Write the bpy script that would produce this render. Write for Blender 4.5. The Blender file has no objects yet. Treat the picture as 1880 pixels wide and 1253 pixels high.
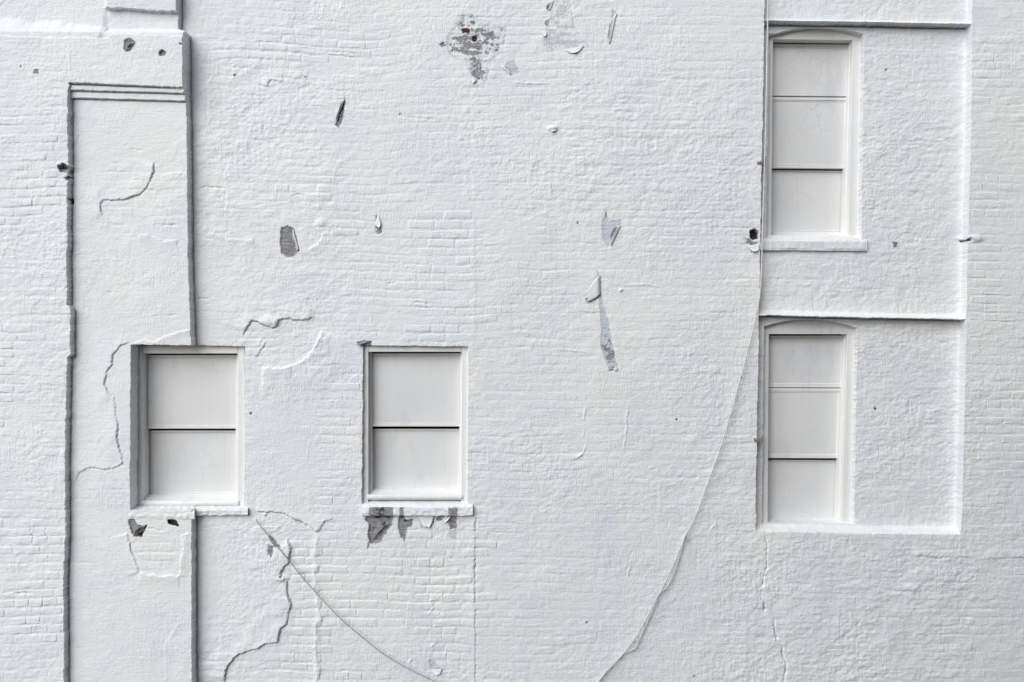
import bpy, math, random
import numpy as np

# ---------------------------------------------------------------- camera, sky, sun, exposure
FPX = 1400.0            # focal length in photograph pixels (1880 wide)
DIST = 6.0              # camera to main wall plane, metres
PXM = FPX / DIST        # photograph pixels per metre on the main wall plane
CU, CV = 940.0, 626.5   # optical centre in photograph pixels
ZC = 5.0                # camera height

scene = bpy.context.scene
cam_data = bpy.data.cameras.new("camera")
cam_data.sensor_width = 36.0
cam_data.lens = 36.0 * FPX / 1880.0
cam_data.clip_start = 0.1
cam_data.clip_end = 2000.0
cam = bpy.data.objects.new("camera", cam_data)
scene.collection.objects.link(cam)
cam.location = (0, -DIST, ZC)
cam.rotation_euler = (math.radians(90), 0, 0)
scene.camera = cam

SUN_EL, SUN_AZ = math.radians(35), math.radians(-143)   # azimuth from +Y, clockwise: behind the camera, to the left
world = bpy.data.worlds.new("World")
scene.world = world
world.use_nodes = True
wn = world.node_tree.nodes
wl = world.node_tree.links
bg = wn["Background"]
sky = wn.new("ShaderNodeTexSky")
sky.sky_type = 'NISHITA'
sky.sun_disc = False
sky.sun_elevation = SUN_EL
sky.sun_rotation = SUN_AZ
sky.air_density = 1.0
sky.dust_density = 1.0
sky.ozone_density = 1.0
hs = wn.new("ShaderNodeHueSaturation")
hs.inputs["Saturation"].default_value = 0.62
wl.new(sky.outputs[0], hs.inputs["Color"])
wl.new(hs.outputs[0], bg.inputs["Color"])
bg.inputs["Strength"].default_value = 0.05

sun_data = bpy.data.lights.new("sun", 'SUN')
sun_data.energy = 1.5
sun_data.angle = math.radians(60)
sun_data.color = (0.97, 0.985, 1.0)
sun = bpy.data.objects.new("sun", sun_data)
scene.collection.objects.link(sun)
sun.location = (-6, -8, 14)
_d = np.array([math.sin(SUN_AZ) * math.cos(SUN_EL), math.cos(SUN_AZ) * math.cos(SUN_EL), math.sin(SUN_EL)])
from mathutils import Vector
sun.rotation_euler = Vector((-_d[0], -_d[1], -_d[2])).to_track_quat('-Z', 'Y').to_euler()

scene.view_settings.view_transform = 'Standard'
scene.view_settings.look = 'None'
scene.view_settings.gamma = 1.0
scene.view_settings.use_curve_mapping = False
scene.view_settings.exposure = 1.08

# ---------------------------------------------------------------- pixel <-> place
def pt(u, v, h=0.0):
    """point of the place seen at photograph pixel (u, v) on a plane h metres proud of the main wall"""
    k = (DIST - h) / FPX
    return ((u - CU) * k, -h, ZC - (v - CV) * k)

def nom(u, v, h=0.0):
    """same point expressed on the wall grid (pixels of the main wall plane)"""
    k = (DIST - h) / DIST
    return (CU + (u - CU) * k, CV + (v - CV) * k)

# ---------------------------------------------------------------- noise
def _table(seed):
    return np.random.RandomState(seed).uniform(-1, 1, (256, 256)).astype(np.float32)

def vnoise(x, y, seed):
    T = _table(seed)
    xf = np.floor(x); yf = np.floor(y)
    fx = (x - xf).astype(np.float32); fy = (y - yf).astype(np.float32)
    ix = xf.astype(np.int32) & 255; iy = yf.astype(np.int32) & 255
    ix1 = (ix + 1) & 255; iy1 = (iy + 1) & 255
    fx = fx * fx * fx * (fx * (fx * 6 - 15) + 10)
    fy = fy * fy * fy * (fy * (fy * 6 - 15) + 10)
    a = T[iy, ix]; b = T[iy, ix1]; c = T[iy1, ix]; d = T[iy1, ix1]
    return (a + (b - a) * fx) * (1 - fy) + (c + (d - c) * fx) * fy

def fbm(x, y, seed, octaves=3, gain=0.5):
    s = np.zeros(np.shape(x), np.float32); amp = 1.0
    for o in range(octaves):
        f = 2.0 ** o
        s += amp * vnoise(x * f + 13.7 * o, y * f + 7.3 * o, seed + o)
        amp *= gain
    return s

def sstep(a, b, x):
    t = np.clip((x - a) / (b - a), 0, 1)
    return t * t * (3 - 2 * t)

def curve(points):
    p = sorted(points)
    xs = np.array([a for a, b in p], float); ys = np.array([b for a, b in p], float)
    return lambda t: np.interp(t, xs, ys)

# ---------------------------------------------------------------- materials
def new_mat(name):
    m = bpy.data.materials.new(name)
    m.use_nodes = True
    nt = m.node_tree
    return m, nt, nt.nodes, nt.links, nt.nodes["Principled BSDF"]

def N(nodes, kind, **kw):
    n = nodes.new(kind)
    for k, v in kw.items():
        if hasattr(n, k):
            setattr(n, k, v)
        else:
            n.inputs[k].default_value = v
    return n

def ramp(nodes, links, src, p0, p1, c0=(0, 0, 0, 1), c1=(1, 1, 1, 1)):
    r = nodes.new("ShaderNodeValToRGB")
    r.color_ramp.elements[0].position = p0; r.color_ramp.elements[0].color = c0
    r.color_ramp.elements[1].position = p1; r.color_ramp.elements[1].color = c1
    links.new(src, r.inputs[0])
    return r.outputs[0]

def mapped_noise(nodes, links, co, scale, tex_scale, detail=3.0, rough=0.55, loc=(0, 0, 0)):
    mp = nodes.new("ShaderNodeMapping")
    mp.inputs["Scale"].default_value = scale
    mp.inputs["Location"].default_value = loc
    links.new(co, mp.inputs["Vector"])
    n = nodes.new("ShaderNodeTexNoise")
    n.inputs["Scale"].default_value = tex_scale
    n.inputs["Detail"].default_value = detail
    n.inputs["Roughness"].default_value = rough
    links.new(mp.outputs[0], n.inputs["Vector"])
    return n.outputs["Fac"]

def math_node(nodes, links, op, a, b=None, clamp=False):
    n = nodes.new("ShaderNodeMath"); n.operation = op; n.use_clamp = clamp
    for i, x in enumerate((a, b)):
        if x is None: continue
        if isinstance(x, (int, float)): n.inputs[i].default_value = x
        else: links.new(x, n.inputs[i])
    return n.outputs[0]

def mix_col(nodes, links, fac, a, b):
    n = nodes.new("ShaderNodeMix"); n.data_type = 'RGBA'
    for sock, x in ((n.inputs[0], fac), (n.inputs[6], a), (n.inputs[7], b)):
        if isinstance(x, (int, float)): sock.default_value = x
        elif isinstance(x, tuple): sock.default_value = x
        else: links.new(x, sock)
    return n.outputs[2]

WARM = (0.792, 0.793, 0.780, 1); COOL = (0.752, 0.770, 0.790, 1); LILAC = (0.715, 0.725, 0.785, 1)

def paint_colour(nodes, links, co):
    """old white paint: several coats, slightly different whites, faint lilac touch-ups, fine dirt"""
    n1 = mapped_noise(nodes, links, co, (1, 1, 1), 0.9, 4, 0.6)
    c = mix_col(nodes, links, ramp(nodes, links, n1, 0.38, 0.62), WARM, COOL)
    n2 = mapped_noise(nodes, links, co, (1.4, 1, 0.9), 2.1, 4, 0.65, (4, 1, 2))
    c = mix_col(nodes, links, math_node(nodes, links, 'MULTIPLY', ramp(nodes, links, n2, 0.50, 0.70), 0.70), c, LILAC)
    n3 = mapped_noise(nodes, links, co, (1, 1, 1), 60, 3, 0.7, (1, 5, 9))
    c = mix_col(nodes, links, math_node(nodes, links, 'MULTIPLY', ramp(nodes, links, n3, 0.70, 0.80), 0.28), c, (0.35, 0.34, 0.34, 1))
    return c

def make_wall_paint():
    m, nt, nd, lk, bs = new_mat("old_white_wall_paint")
    co = nd.new("ShaderNodeTexCoord").outputs["Object"]
    c = paint_colour(nd, lk, co)
    at = nd.new("ShaderNodeAttribute"); at.attribute_name = "wear"
    sp = nd.new("ShaderNodeSeparateColor"); lk.new(at.outputs["Color"], sp.inputs[0])
    edge = mapped_noise(nd, lk, co, (1, 1, 1), 48, 6, 0.75, (3, 3, 3))
    edge = math_node(nd, lk, 'MULTIPLY', math_node(nd, lk, 'SUBTRACT', edge, 0.5), 0.55)
    def mask(sock, lo=0.47, hi=0.53):
        s = math_node(nd, lk, 'ADD', sock, edge)
        return ramp(nd, lk, s, lo, hi)
    # bared layers: pale blue primer, grey render, red brick / black hole
    pn = mapped_noise(nd, lk, co, (1, 1, 1.8), 38, 4, 0.7, (8, 0, 1))
    primer = mix_col(nd, lk, ramp(nd, lk, pn, 0.40, 0.75), (0.60, 0.625, 0.67, 1), (0.47, 0.49, 0.54, 1))
    gn = mapped_noise(nd, lk, co, (0.55, 1, 2.6), 38, 5, 0.75, (2, 0, 7))
    grey = mix_col(nd, lk, ramp(nd, lk, gn, 0.35, 0.68), (0.42, 0.415, 0.42, 1), (0.13, 0.13, 0.14, 1))
    redn = mapped_noise(nd, lk, co, (1, 1, 1), 40, 3, 0.6, (5, 5, 5))
    red = mix_col(nd, lk, ramp(nd, lk, redn, 0.40, 0.60), (0.11, 0.030, 0.014, 1), (0.02, 0.012, 0.010, 1))
    c = mix_col(nd, lk, mask(sp.outputs["Green"]), c, primer)
    c = mix_col(nd, lk, mask(sp.outputs["Red"]), c, grey)
    c = mix_col(nd, lk, mask(sp.outputs["Blue"]), c, red)
    c = mix_col(nd, lk, mask(at.outputs["Alpha"]), c, (0.035, 0.033, 0.032, 1))
    lk.new(c, bs.inputs["Base Color"])
    bs.inputs["Roughness"].default_value = 0.62
    bs.inputs["Specular IOR Level"].default_value = 0.3
    # brush marks: short vertical ridges in patches, plus grit
    strokes = mapped_noise(nd, lk, co, (95, 1, 14), 1.0, 2, 0.5)
    swm = mapped_noise(nd, lk, co, (1, 1, 1.3), 3.2, 3, 0.6, (7, 7, 7))
    strokes = math_node(nd, lk, 'MULTIPLY', strokes, ramp(nd, lk, swm, 0.46, 0.60))
    hz = mapped_noise(nd, lk, co, (9, 1, 75), 1.0, 3, 0.6, (2, 9, 4))
    grit = mapped_noise(nd, lk, co, (1, 1, 1), 75, 4, 0.65, (1, 2, 3))
    h = math_node(nd, lk, 'ADD', math_node(nd, lk, 'MULTIPLY', strokes, 0.9), math_node(nd, lk, 'MULTIPLY', grit, 0.9))
    h = math_node(nd, lk, 'ADD', h, math_node(nd, lk, 'MULTIPLY', hz, 0.55))
    h = math_node(nd, lk, 'SUBTRACT', h, math_node(nd, lk, 'MULTIPLY', mask(sp.outputs["Red"]), math_node(nd, lk, 'MULTIPLY', gn, 1.6)))
    b = nd.new("ShaderNodeBump"); b.inputs["Strength"].default_value = 0.9; b.inputs["Distance"].default_value = 0.0048
    lk.new(h, b.inputs["Height"]); lk.new(b.outputs[0], bs.inputs["Normal"])
    return m

def make_wood_paint(name, base, alt):
    m, nt, nd, lk, bs = new_mat(name)
    co = nd.new("ShaderNodeTexCoord").outputs["Object"]
    n1 = mapped_noise(nd, lk, co, (1, 1, 1), 1.6, 4, 0.6, (3, 1, 8))
    c = mix_col(nd, lk, ramp(nd, lk, n1, 0.40, 0.66), base, alt)
    n2 = mapped_noise(nd, lk, co, (1, 1, 0.35), 6.5, 4, 0.6, (1, 4, 2))
    c = mix_col(nd, lk, math_node(nd, lk, 'MULTIPLY', ramp(nd, lk, n2, 0.56, 0.72), 0.5), c, (0.56, 0.575, 0.63, 1))
    n4 = mapped_noise(nd, lk, co, (34, 1, 1.3), 1.0, 3, 0.6, (6, 3, 1))
    c = mix_col(nd, lk, math_node(nd, lk, 'MULTIPLY', ramp(nd, lk, n4, 0.58, 0.74), 0.40), c, (0.60, 0.59, 0.57, 1))
    n5 = mapped_noise(nd, lk, co, (1, 1, 1), 2.7, 5, 0.7, (2, 8, 5))
    c = mix_col(nd, lk, math_node(nd, lk, 'MULTIPLY', ramp(nd, lk, n5, 0.58, 0.76), 0.45), c, (0.66, 0.635, 0.58, 1))
    # hairline checks in the paint
    wv = nd.new("ShaderNodeTexNoise"); wv.inputs["Scale"].default_value = 7; lk.new(co, wv.inputs["Vector"])
    mv = nd.new("ShaderNodeVectorMath"); mv.operation = 'MULTIPLY_ADD'
    lk.new(wv.outputs["Color"], mv.inputs[0]); mv.inputs[1].default_value = (0.10, 0.10, 0.10); lk.new(co, mv.inputs[2])
    vo = nd.new("ShaderNodeTexVoronoi"); vo.feature = 'DISTANCE_TO_EDGE'; vo.inputs["Scale"].default_value = 5.0
    lk.new(mv.outputs[0], vo.inputs["Vector"])
    line = ramp(nd, lk, vo.outputs["Distance"], 0.004, 0.014, (1, 1, 1, 1), (0, 0, 0, 1))
    gate = mapped_noise(nd, lk, co, (1, 1, 1), 3.4, 2, 0.5, (9, 2, 6))
    line = math_node(nd, lk, 'MULTIPLY', line, ramp(nd, lk, gate, 0.585, 0.63))
    c = mix_col(nd, lk, math_node(nd, lk, 'MULTIPLY', line, 0.11), c, (0.25, 0.24, 0.24, 1))
    n3 = mapped_noise(nd, lk, co, (1, 1, 1), 70, 3, 0.7, (1, 5, 9))
    c = mix_col(nd, lk, math_node(nd, lk, 'MULTIPLY', ramp(nd, lk, n3, 0.70, 0.80), 0.22), c, (0.35, 0.32, 0.30, 1))
    lk.new(c, bs.inputs["Base Color"])
    bs.inputs["Roughness"].default_value = 0.48
    bs.inputs["Specular IOR Level"].default_value = 0.35
    dr = mapped_noise(nd, lk, co, (60, 1, 6), 1.0, 3, 0.6)
    gr = mapped_noise(nd, lk, co, (1, 1, 1), 28, 4, 0.6)
    h = math_node(nd, lk, 'ADD', math_node(nd, lk, 'MULTIPLY', dr, 0.5), math_node(nd, lk, 'MULTIPLY', gr, 0.6))
    h = math_node(nd, lk, 'SUBTRACT', h, math_node(nd, lk, 'MULTIPLY', line, 0.6))
    b = nd.new("ShaderNodeBump"); b.inputs["Strength"].default_value = 0.7; b.inputs["Distance"].default_value = 0.0032
    lk.new(h, b.inputs["Height"]); lk.new(b.outputs[0], bs.inputs["Normal"])
    return m

def make_plain(name, c0, c1, scale=30, rough=0.7):
    m, nt, nd, lk, bs = new_mat(name)
    co = nd.new("ShaderNodeTexCoord").outputs["Object"]
    n1 = mapped_noise(nd, lk, co, (1, 1, 1), scale, 4, 0.65)
    lk.new(mix_col(nd, lk, ramp(nd, lk, n1, 0.35, 0.65), c0, c1), bs.inputs["Base Color"])
    bs.inputs["Roughness"].default_value = rough
    b = nd.new("ShaderNodeBump"); b.inputs["Strength"].default_value = 0.4; b.inputs["Distance"].default_value = 0.003
    lk.new(n1, b.inputs["Height"]); lk.new(b.outputs[0], bs.inputs["Normal"])
    return m

M_WALL = make_wall_paint()
M_FRAME = make_wood_paint("white_window_frame_paint", (0.785, 0.773, 0.740, 1), (0.765, 0.765, 0.762, 1))
M_PANEL = make_wood_paint("white_window_panel_paint", (0.715, 0.711, 0.699, 1), (0.69, 0.693, 0.700, 1))
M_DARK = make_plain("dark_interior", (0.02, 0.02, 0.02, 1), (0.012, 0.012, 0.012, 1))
M_FLAKE = make_plain("paint_flake_face", (0.78, 0.78, 0.77, 1), (0.72, 0.73, 0.76, 1), 20, 0.6)
M_UNDER = make_plain("paint_flake_underside", (0.30, 0.30, 0.32, 1), (0.16, 0.16, 0.18, 1), 40, 0.8)
M_WIRE = make_plain("grey_wire", (0.34, 0.33, 0.33, 1), (0.24, 0.23, 0.23, 1), 60, 0.6)
M_CABLE = make_plain("white_painted_cable", (0.74, 0.71, 0.69, 1), (0.52, 0.49, 0.47, 1), 14, 0.55)
M_IRON = make_plain("painted_rusty_iron", (0.42, 0.40, 0.38, 1), (0.10, 0.07, 0.055, 1), 60, 0.8)
M_ASPHALT = make_plain("asphalt", (0.055, 0.055, 0.055, 1), (0.04, 0.04, 0.042, 1), 12, 0.9)

# ---------------------------------------------------------------- object helpers
COL = scene.collection

def link(name, me, mat, parent=None):
    o = bpy.data.objects.new(name, me)
    COL.objects.link(o)
    if mat is not None:
        for mm in (mat if isinstance(mat, (list, tuple)) else [mat]):
            me.materials.append(mm)
    if parent is not None: o.parent = parent
    return o

def mesh_from(verts, faces, smooth=False):
    me = bpy.data.meshes.new("mesh")
    me.from_pydata([tuple(map(float, v)) for v in verts], [], faces)
    me.update()
    if smooth: me.polygons.foreach_set("use_smooth", [True] * len(me.polygons))
    return me

def mesh_np(V, F, smooth=True):
    """V (n,3) float, F (m,4) int, built quickly"""
    me = bpy.data.meshes.new("mesh")
    n, m = len(V), len(F)
    me.vertices.add(n); me.vertices.foreach_set("co", V.astype(np.float32).ravel())
    me.loops.add(m * 4); me.loops.foreach_set("vertex_index", F.astype(np.int32).ravel())
    me.polygons.add(m)
    me.polygons.foreach_set("loop_start", np.arange(0, m * 4, 4, dtype=np.int32))
    me.polygons.foreach_set("use_smooth", np.full(m, smooth, dtype=bool))
    me.update(calc_edges=True)
    return me

def empty(name, loc, parent=None):
    o = bpy.data.objects.new(name, None)
    o.empty_display_size = 0.3
    COL.objects.link(o)
    if parent is not None: o.parent = parent
    o.location = loc
    return o

# ---------------------------------------------------------------- ground
gx = 60
g = link("ground", mesh_from([(-gx, -gx, 0), (gx, -gx, 0), (gx, gx, 0), (-gx, gx, 0)], [(0, 1, 2, 3)]), M_ASPHALT)
g["kind"] = "structure"

# ---------------------------------------------------------------- unseen houses added to block light from the right and front
def make_brick():
    m, nt, nd, lk, bs = new_mat("dark_brick")
    co = nd.new("ShaderNodeTexCoord").outputs["UV"]
    b = nd.new("ShaderNodeTexBrick")
    b.inputs["Scale"].default_value = 1.0
    b.inputs["Brick Width"].default_value = 0.22; b.inputs["Row Height"].default_value = 0.075; b.inputs["Mortar Size"].default_value = 0.008
    b.inputs["Color1"].default_value = (0.085, 0.08, 0.08, 1); b.inputs["Color2"].default_value = (0.065, 0.062, 0.064, 1); b.inputs["Mortar"].default_value = (0.16, 0.15, 0.14, 1)
    lk.new(co, b.inputs["Vector"]); lk.new(b.outputs["Color"], bs.inputs["Base Color"])
    bs.inputs["Roughness"].default_value = 0.85
    return m
M_BRICK = make_brick()
M_GLASS = make_plain("dark_window_glass", (0.03, 0.035, 0.04, 1), (0.02, 0.022, 0.026, 1), 3, 0.12)
def add_blocking_house(label, x0, y0, x1, y1, z1, faces_dir):
    root = bpy.data.objects.new("added_blocking_house", None); COL.objects.link(root)
    root.location = ((x0 + x1) / 2, (y0 + y1) / 2, 0)
    root["label"] = label; root["category"] = "building"
    cx, cy = root.location.x, root.location.y
    def bx(name, a, b, mat):
        (ax, ay, az), (bx_, by, bz) = a, b
        vs = [(ax, ay, az), (bx_, ay, az), (bx_, by, az), (ax, by, az), (ax, ay, bz), (bx_, ay, bz), (bx_, by, bz), (ax, by, bz)]
        vs = [(p[0] - cx, p[1] - cy, p[2]) for p in vs]
        me = mesh_from(vs, [(0, 3, 2, 1), (4, 5, 6, 7), (0, 1, 5, 4), (2, 3, 7, 6), (1, 2, 6, 5), (3, 0, 4, 7)])
        uv = me.uv_layers.new(name="UVMap")
        for p in me.polygons:
            for li in p.loop_indices:
                c = me.vertices[me.loops[li].vertex_index].co
                uv.data[li].uv = (c.x, c.z) if abs(p.normal.y) > 0.5 else ((c.y, c.z) if abs(p.normal.x) > 0.5 else (c.x, c.y))
        return link(name, me, mat, root)
    bx("wall", (x0, y0, 0), (x1, y1, z1), M_BRICK)
    bx("parapet", (x0 - 0.12, y0 - 0.12, z1), (x1 + 0.12, y1 + 0.12, z1 + 0.35), M_ASPHALT)
    for k in range(int(abs((y1 - y0) if faces_dir == 'x' else (x1 - x0)) // 3)):
        for z in (1.2, 4.6, 8.0):
            if z + 2 > z1: continue
            if faces_dir == 'x':
                a = y0 + 1.0 + 3 * k
                bx("window", (x0 - 0.02, a, z), (x0 + 0.1, a + 1.0, z + 1.7), M_GLASS); bx("sill", (x0 - 0.10, a - 0.1, z - 0.14), (x0 + 0.05, a + 1.1, z - 0.01), M_IRON)
            else:
                a = x0 + 1.0 + 3 * k
                bx("window", (a, y1 - 0.1, z), (a + 1.0, y1 + 0.02, z + 1.7), M_GLASS); bx("sill", (a - 0.1, y1 - 0.05, z - 0.14), (a + 1.1, y1 + 0.10, z - 0.01), M_IRON)
add_blocking_house("tall dark brick house added unseen on the right to block skylight", 6.2, -17.0, 12.0, 0.6, 16.0, 'x')
add_blocking_house("dark brick house added unseen behind the viewer to shade the lower right", -4.5, -23.0, 7.0, -14.0, 11.3, 'y')

# ---------------------------------------------------------------- the building
building = bpy.data.objects.new("painted_brick_building", None)
COL.objects.link(building)
building["label"] = "white painted brick building wall with four boarded-up windows and peeling paint"
building["category"] = "building"

H_PIER, H_PANEL, H_UP = 0.142, 0.084, 0.068
H_BAY, H_SPAN, H_LIP = -0.082, -0.058, -0.012
H_OPEN = -0.30

# vertical break lines: wall-grid column position as a function of the row
def ncurve(points, h):           # observed (v, u) pairs on plane h -> curve on the grid
    q = []
    for v, u in points:
        a, b = nom(u, v, h); q.append((b, a))
    return curve(q)
ROW = {}
COLS = [
    ("pier",  ncurve([(-600, 126), (150, 126), (320, 125), (420, 124), (566, 124), (572, 130), (655, 130), (660, 123),
                      (800, 121), (1000, 120), (1065, 117), (1100, 117), (1253, 118), (1800, 120)], H_PIER)),
    ("w1l",   curve([(-600, 251), (640, 251), (930, 250), (1800, 250)])),
    ("panel", curve([(-600, 333), (64, 333.5), (71, 349), (180, 350), (190, 351), (300, 353), (460, 354), (560, 357), (600, 359),
                     (640, 360), (950, 360.5), (1253, 361), (1800, 362)])),
    ("w1r",   curve([(-600, 449), (640, 449), (930, 447), (1800, 447)])),
    ("w2l",   curve([(-600, 667), (640, 667), (930, 665), (1800, 665)])),
    ("w2r",   curve([(-600, 859), (640, 859), (930, 857), (1800, 857)])),
    ("bayl",  curve([(-600, 1408), (0, 1404), (140, 1402), (320, 1398), (440, 1397), (580, 1394), (770, 1391), (940, 1388), (1800, 1388)])),
    ("wrl",   ncurve([(-600, 1416), (60, 1412.5), (430, 1407), (600, 1404), (970, 1400), (1800, 1400)], H_BAY)),
    ("wrr",   ncurve([(-600, 1588), (60, 1585), (430, 1580), (600, 1574), (970, 1567), (1800, 1566)], H_BAY)),
    ("bayr",  curve([(-600, 1794), (0, 1785), (40, 1785), (300, 1780), (630, 1773), (940, 1765), (978, 1763), (1800, 1762)])),
]
def arch(u0, u1, vs, vc, vs2):
    pts = [(-2000, vs), (u0 - 1, vs)]
    for i in range(13):
        t = i / 12
        pts.append((u0 + (u1 - u0) * t, vs + (vs2 - vs) * t - (0.5 * (vs + vs2) - vc) * 4 * t * (1 - t)))
    pts += [(u1 + 1, vs2), (4000, vs2)]
    return curve(pts)
def rowcurve(points, h):         # observed (u, v)
    return curve([nom(u, v, h) for u, v in points])
ROWS = [
    ("blk",   rowcurve([(-700, 12), (190, 15), (330, 21), (400, 22), (2600, 22)], 0.09)),
    ("ledgeA", curve([(-700, 37), (1395, 37), (1500, 39), (1780, 43), (2600, 43)])),
    ("archA", arch(1420, 1592, 55.5, 42.6, 60)),
    ("top",   rowcurve([(-700, 64), (0, 66), (120, 70), (200, 71), (205, 63), (345, 66), (400, 70), (2600, 72)], H_PIER)),
    ("c1",    rowcurve([(-700, 150), (128, 152), (322, 159.5), (400, 160), (2600, 160)], H_PIER)),
    ("c2",    rowcurve([(-700, 164), (125, 166.5), (345, 173), (400, 174), (2600, 174)], 0.10)),
    ("c3",    rowcurve([(-700, 179), (130, 181), (340, 187), (400, 188), (2600, 188)], 0.084)),
    ("sillA", curve([(-700, 437), (2600, 437)])),
    ("ledgeB", curve([(-700, 579), (1394, 579), (1500, 582), (1768, 587), (2600, 587)])),
    ("archB", arch(1412, 1580, 599, 586.8, 602)),
    ("wtop",  curve([(-700, 633), (245, 633), (449, 637), (667, 635), (859, 637), (2600, 638)])),
    ("wbot",  curve([(-700, 934), (447, 932), (860, 931), (2600, 931)])),
    ("sillB", curve([(-700, 967), (2600, 967)])),
    ("lip",   curve([(-700, 980), (1388, 976), (1600, 980), (1763, 981), (2600, 981)])),
]
STEP = 1.5
GAP = 0.45
def lines_along(breaks, lo, hi, outlo, outhi):
    """nominal positions, keeping four lines for each break"""
    pos = [outlo]
    x = outlo; 
    a = []
    x = lo
    s = STEP
    while x > outlo: a.append(x); s = min(s * 1.12, 26); x -= s
    left = a[::-1]
    b = []; x = hi; s = STEP
    while x < outhi: b.append(x); s = min(s * 1.12, 26); x += s
    right = b
    seg = [lo] + breaks + [hi]
    return left, seg, right

def build_axis(curves, lo, hi, outlo, outhi, mid):
    """returns (nominal list, crease indices) for a set of crease curves evaluated at mid"""
    left, seg, right = lines_along([c(mid) for _, c in curves], lo, hi, outlo, outhi)
    nomi = [outlo] + left[:-1] if left and left[0] > outlo else left[:-1]
    kind = [None] * len(nomi)
    idx = {}
    for k in range(len(seg) - 1):
        a, b = seg[k], seg[k + 1]
        n = max(2, int(round((b - a) / STEP)))
        # points from a (exclusive of crease lines) to b
        if k == 0:
            nomi.append(a); kind.append(None)
        else:
            name = curves[k - 1][0]
            idx[name] = len(nomi)
            for q in range(4):
                nomi.append(a + GAP * (q - 1.5)); kind.append((k - 1, q))
        inner = np.linspace(a, b, n + 1)[1:-1]
        for x in inner:
            nomi.append(x); kind.append(None)
    nomi.append(hi); kind.append(None)
    for x in right[1:]:
        nomi.append(x); kind.append(None)
    nomi.append(outhi); kind.append(None)
    return np.array(nomi, float), kind, idx

VG = CV + ZC * PXM                                  # row of the ground line
cn, ckind, cidx = build_axis(COLS, -24, 1904, -620, 2500, 626.0)
# rows: evaluate at a column where the row lines stay in order
rn, rkind, ridx = build_axis(ROWS, -24, 1277, -560, VG, 2600.0)
NC, NR = len(cn), len(rn)

# two dimensional warp so that the crease lines follow their curves
def crease_rough(t, seed):
    st = np.random.RandomState(seed + 9).uniform(-1, 1, 1024)[(np.floor(t / 16.0).astype(int)) & 1023]
    return 0.35 * vnoise(t / 60, t * 0 + 3, seed) + 0.55 * st * (np.abs(st) > 0.35) + 0.45 * vnoise(t / 7, t * 0 + 5, seed + 1) + 0.55 * vnoise(t / 2.6, t * 0 + 8, seed + 2)

def warp_axis(nomi, kind, idx, curves, other, rough):
    """for each value of other (1D) the positions of all lines -> array [len(other), len(nomi)]"""
    anchors_i = [0]; anchors = [np.full(len(other), nomi[0])]
    for k, (name, c) in enumerate(curves):
        i = idx[name]
        base = c(other) + rough.get(name, 0.5) * crease_rough(other, 500 + 11 * k)
        for q in range(4):
            anchors_i.append(i + q); anchors.append(base + GAP * (q - 1.5))
    anchors_i.append(len(nomi) - 1); anchors.append(np.full(len(other), nomi[-1]))
    A = np.array(anchors)                     # [n anchors, len(other)]
    out = np.empty((len(other), len(nomi)), np.float64)
    ai = np.array(anchors_i)
    for s in range(len(ai) - 1):
        i0, i1 = ai[s], ai[s + 1]
        t = (nomi[i0:i1 + 1] - nomi[i0]) / max(nomi[i1] - nomi[i0], 1e-6)
        out[:, i0:i1 + 1] = A[s][:, None] * (1 - t)[None, :] + A[s + 1][:, None] * t[None, :]
    return out

rough_c = dict(pier=1.6, panel=0.9, w1l=1.0, w1r=0.5, w2l=0.9, w2r=0.5, bayl=1.1, wrl=0.8, wrr=0.9, bayr=0.45)
rough_r = dict(blk=1.3, ledgeA=1.0, archA=0.4, top=1.4, c1=1.0, c2=0.8, c3=0.7, sillA=0.5, ledgeB=1.1, archB=0.4, wtop=0.9, wbot=1.0, sillB=0.5, lip=0.9)
U = warp_axis(cn, ckind, cidx, COLS, rn, rough_c)            # [NR, NC]
Vt = warp_axis(rn, rkind, ridx, ROWS, cn, rough_r)           # [NC, NR]
V = Vt.T.copy()
U = U.astype(np.float32); V = V.astype(np.float32)
del Vt

def s_of(n, idx, name):
    a = np.zeros(n, np.float32); i = idx[name]
    a[i + 1] = 0.05; a[i + 2] = 0.95; a[i + 3:] = 1
    return a
SC = {name: s_of(NC, cidx, name)[None, :] for name, _ in COLS}
SR = {name: s_of(NR, ridx, name)[:, None] for name, _ in ROWS}

# ---- large masses
right_of_pier = SC["pier"]; left_of_main = 1 - SC["panel"]
corbel = (H_PIER * (1 - SR["c1"]) + 0.122 * SR["c1"] * (1 - SR["c2"]) + 0.104 * SR["c2"] * (1 - SR["c3"]) + H_PANEL * SR["c3"])
hl = H_PIER * (1 - right_of_pier) + corbel * right_of_pier
def shade_groove(dist, depth, width):  # groove added to the shape to darken the shade line along a step
    return -depth * np.exp(-(np.clip(dist, 0, None) / width) ** 2) * (dist >= -0.3)
pu = COLS[0][1](V[:, 0])[:, None]
for nm_, dp_ in (("c1", 0.030), ("c2", 0.020), ("c3", 0.016)):
    rv_ = dict(ROWS)[nm_](U[0])[None, :]
    hl = hl + shade_groove(V - rv_ - 0.4, dp_, 1.6) * right_of_pier * SR[nm_] * (1 - SC["panel"]) * (1 - sstep(330, 338, U) * (nm_ == "c1"))
hl = hl + shade_groove(U - pu - 0.4, 0.012, 1.5) * right_of_pier * SR["c3"]
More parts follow.
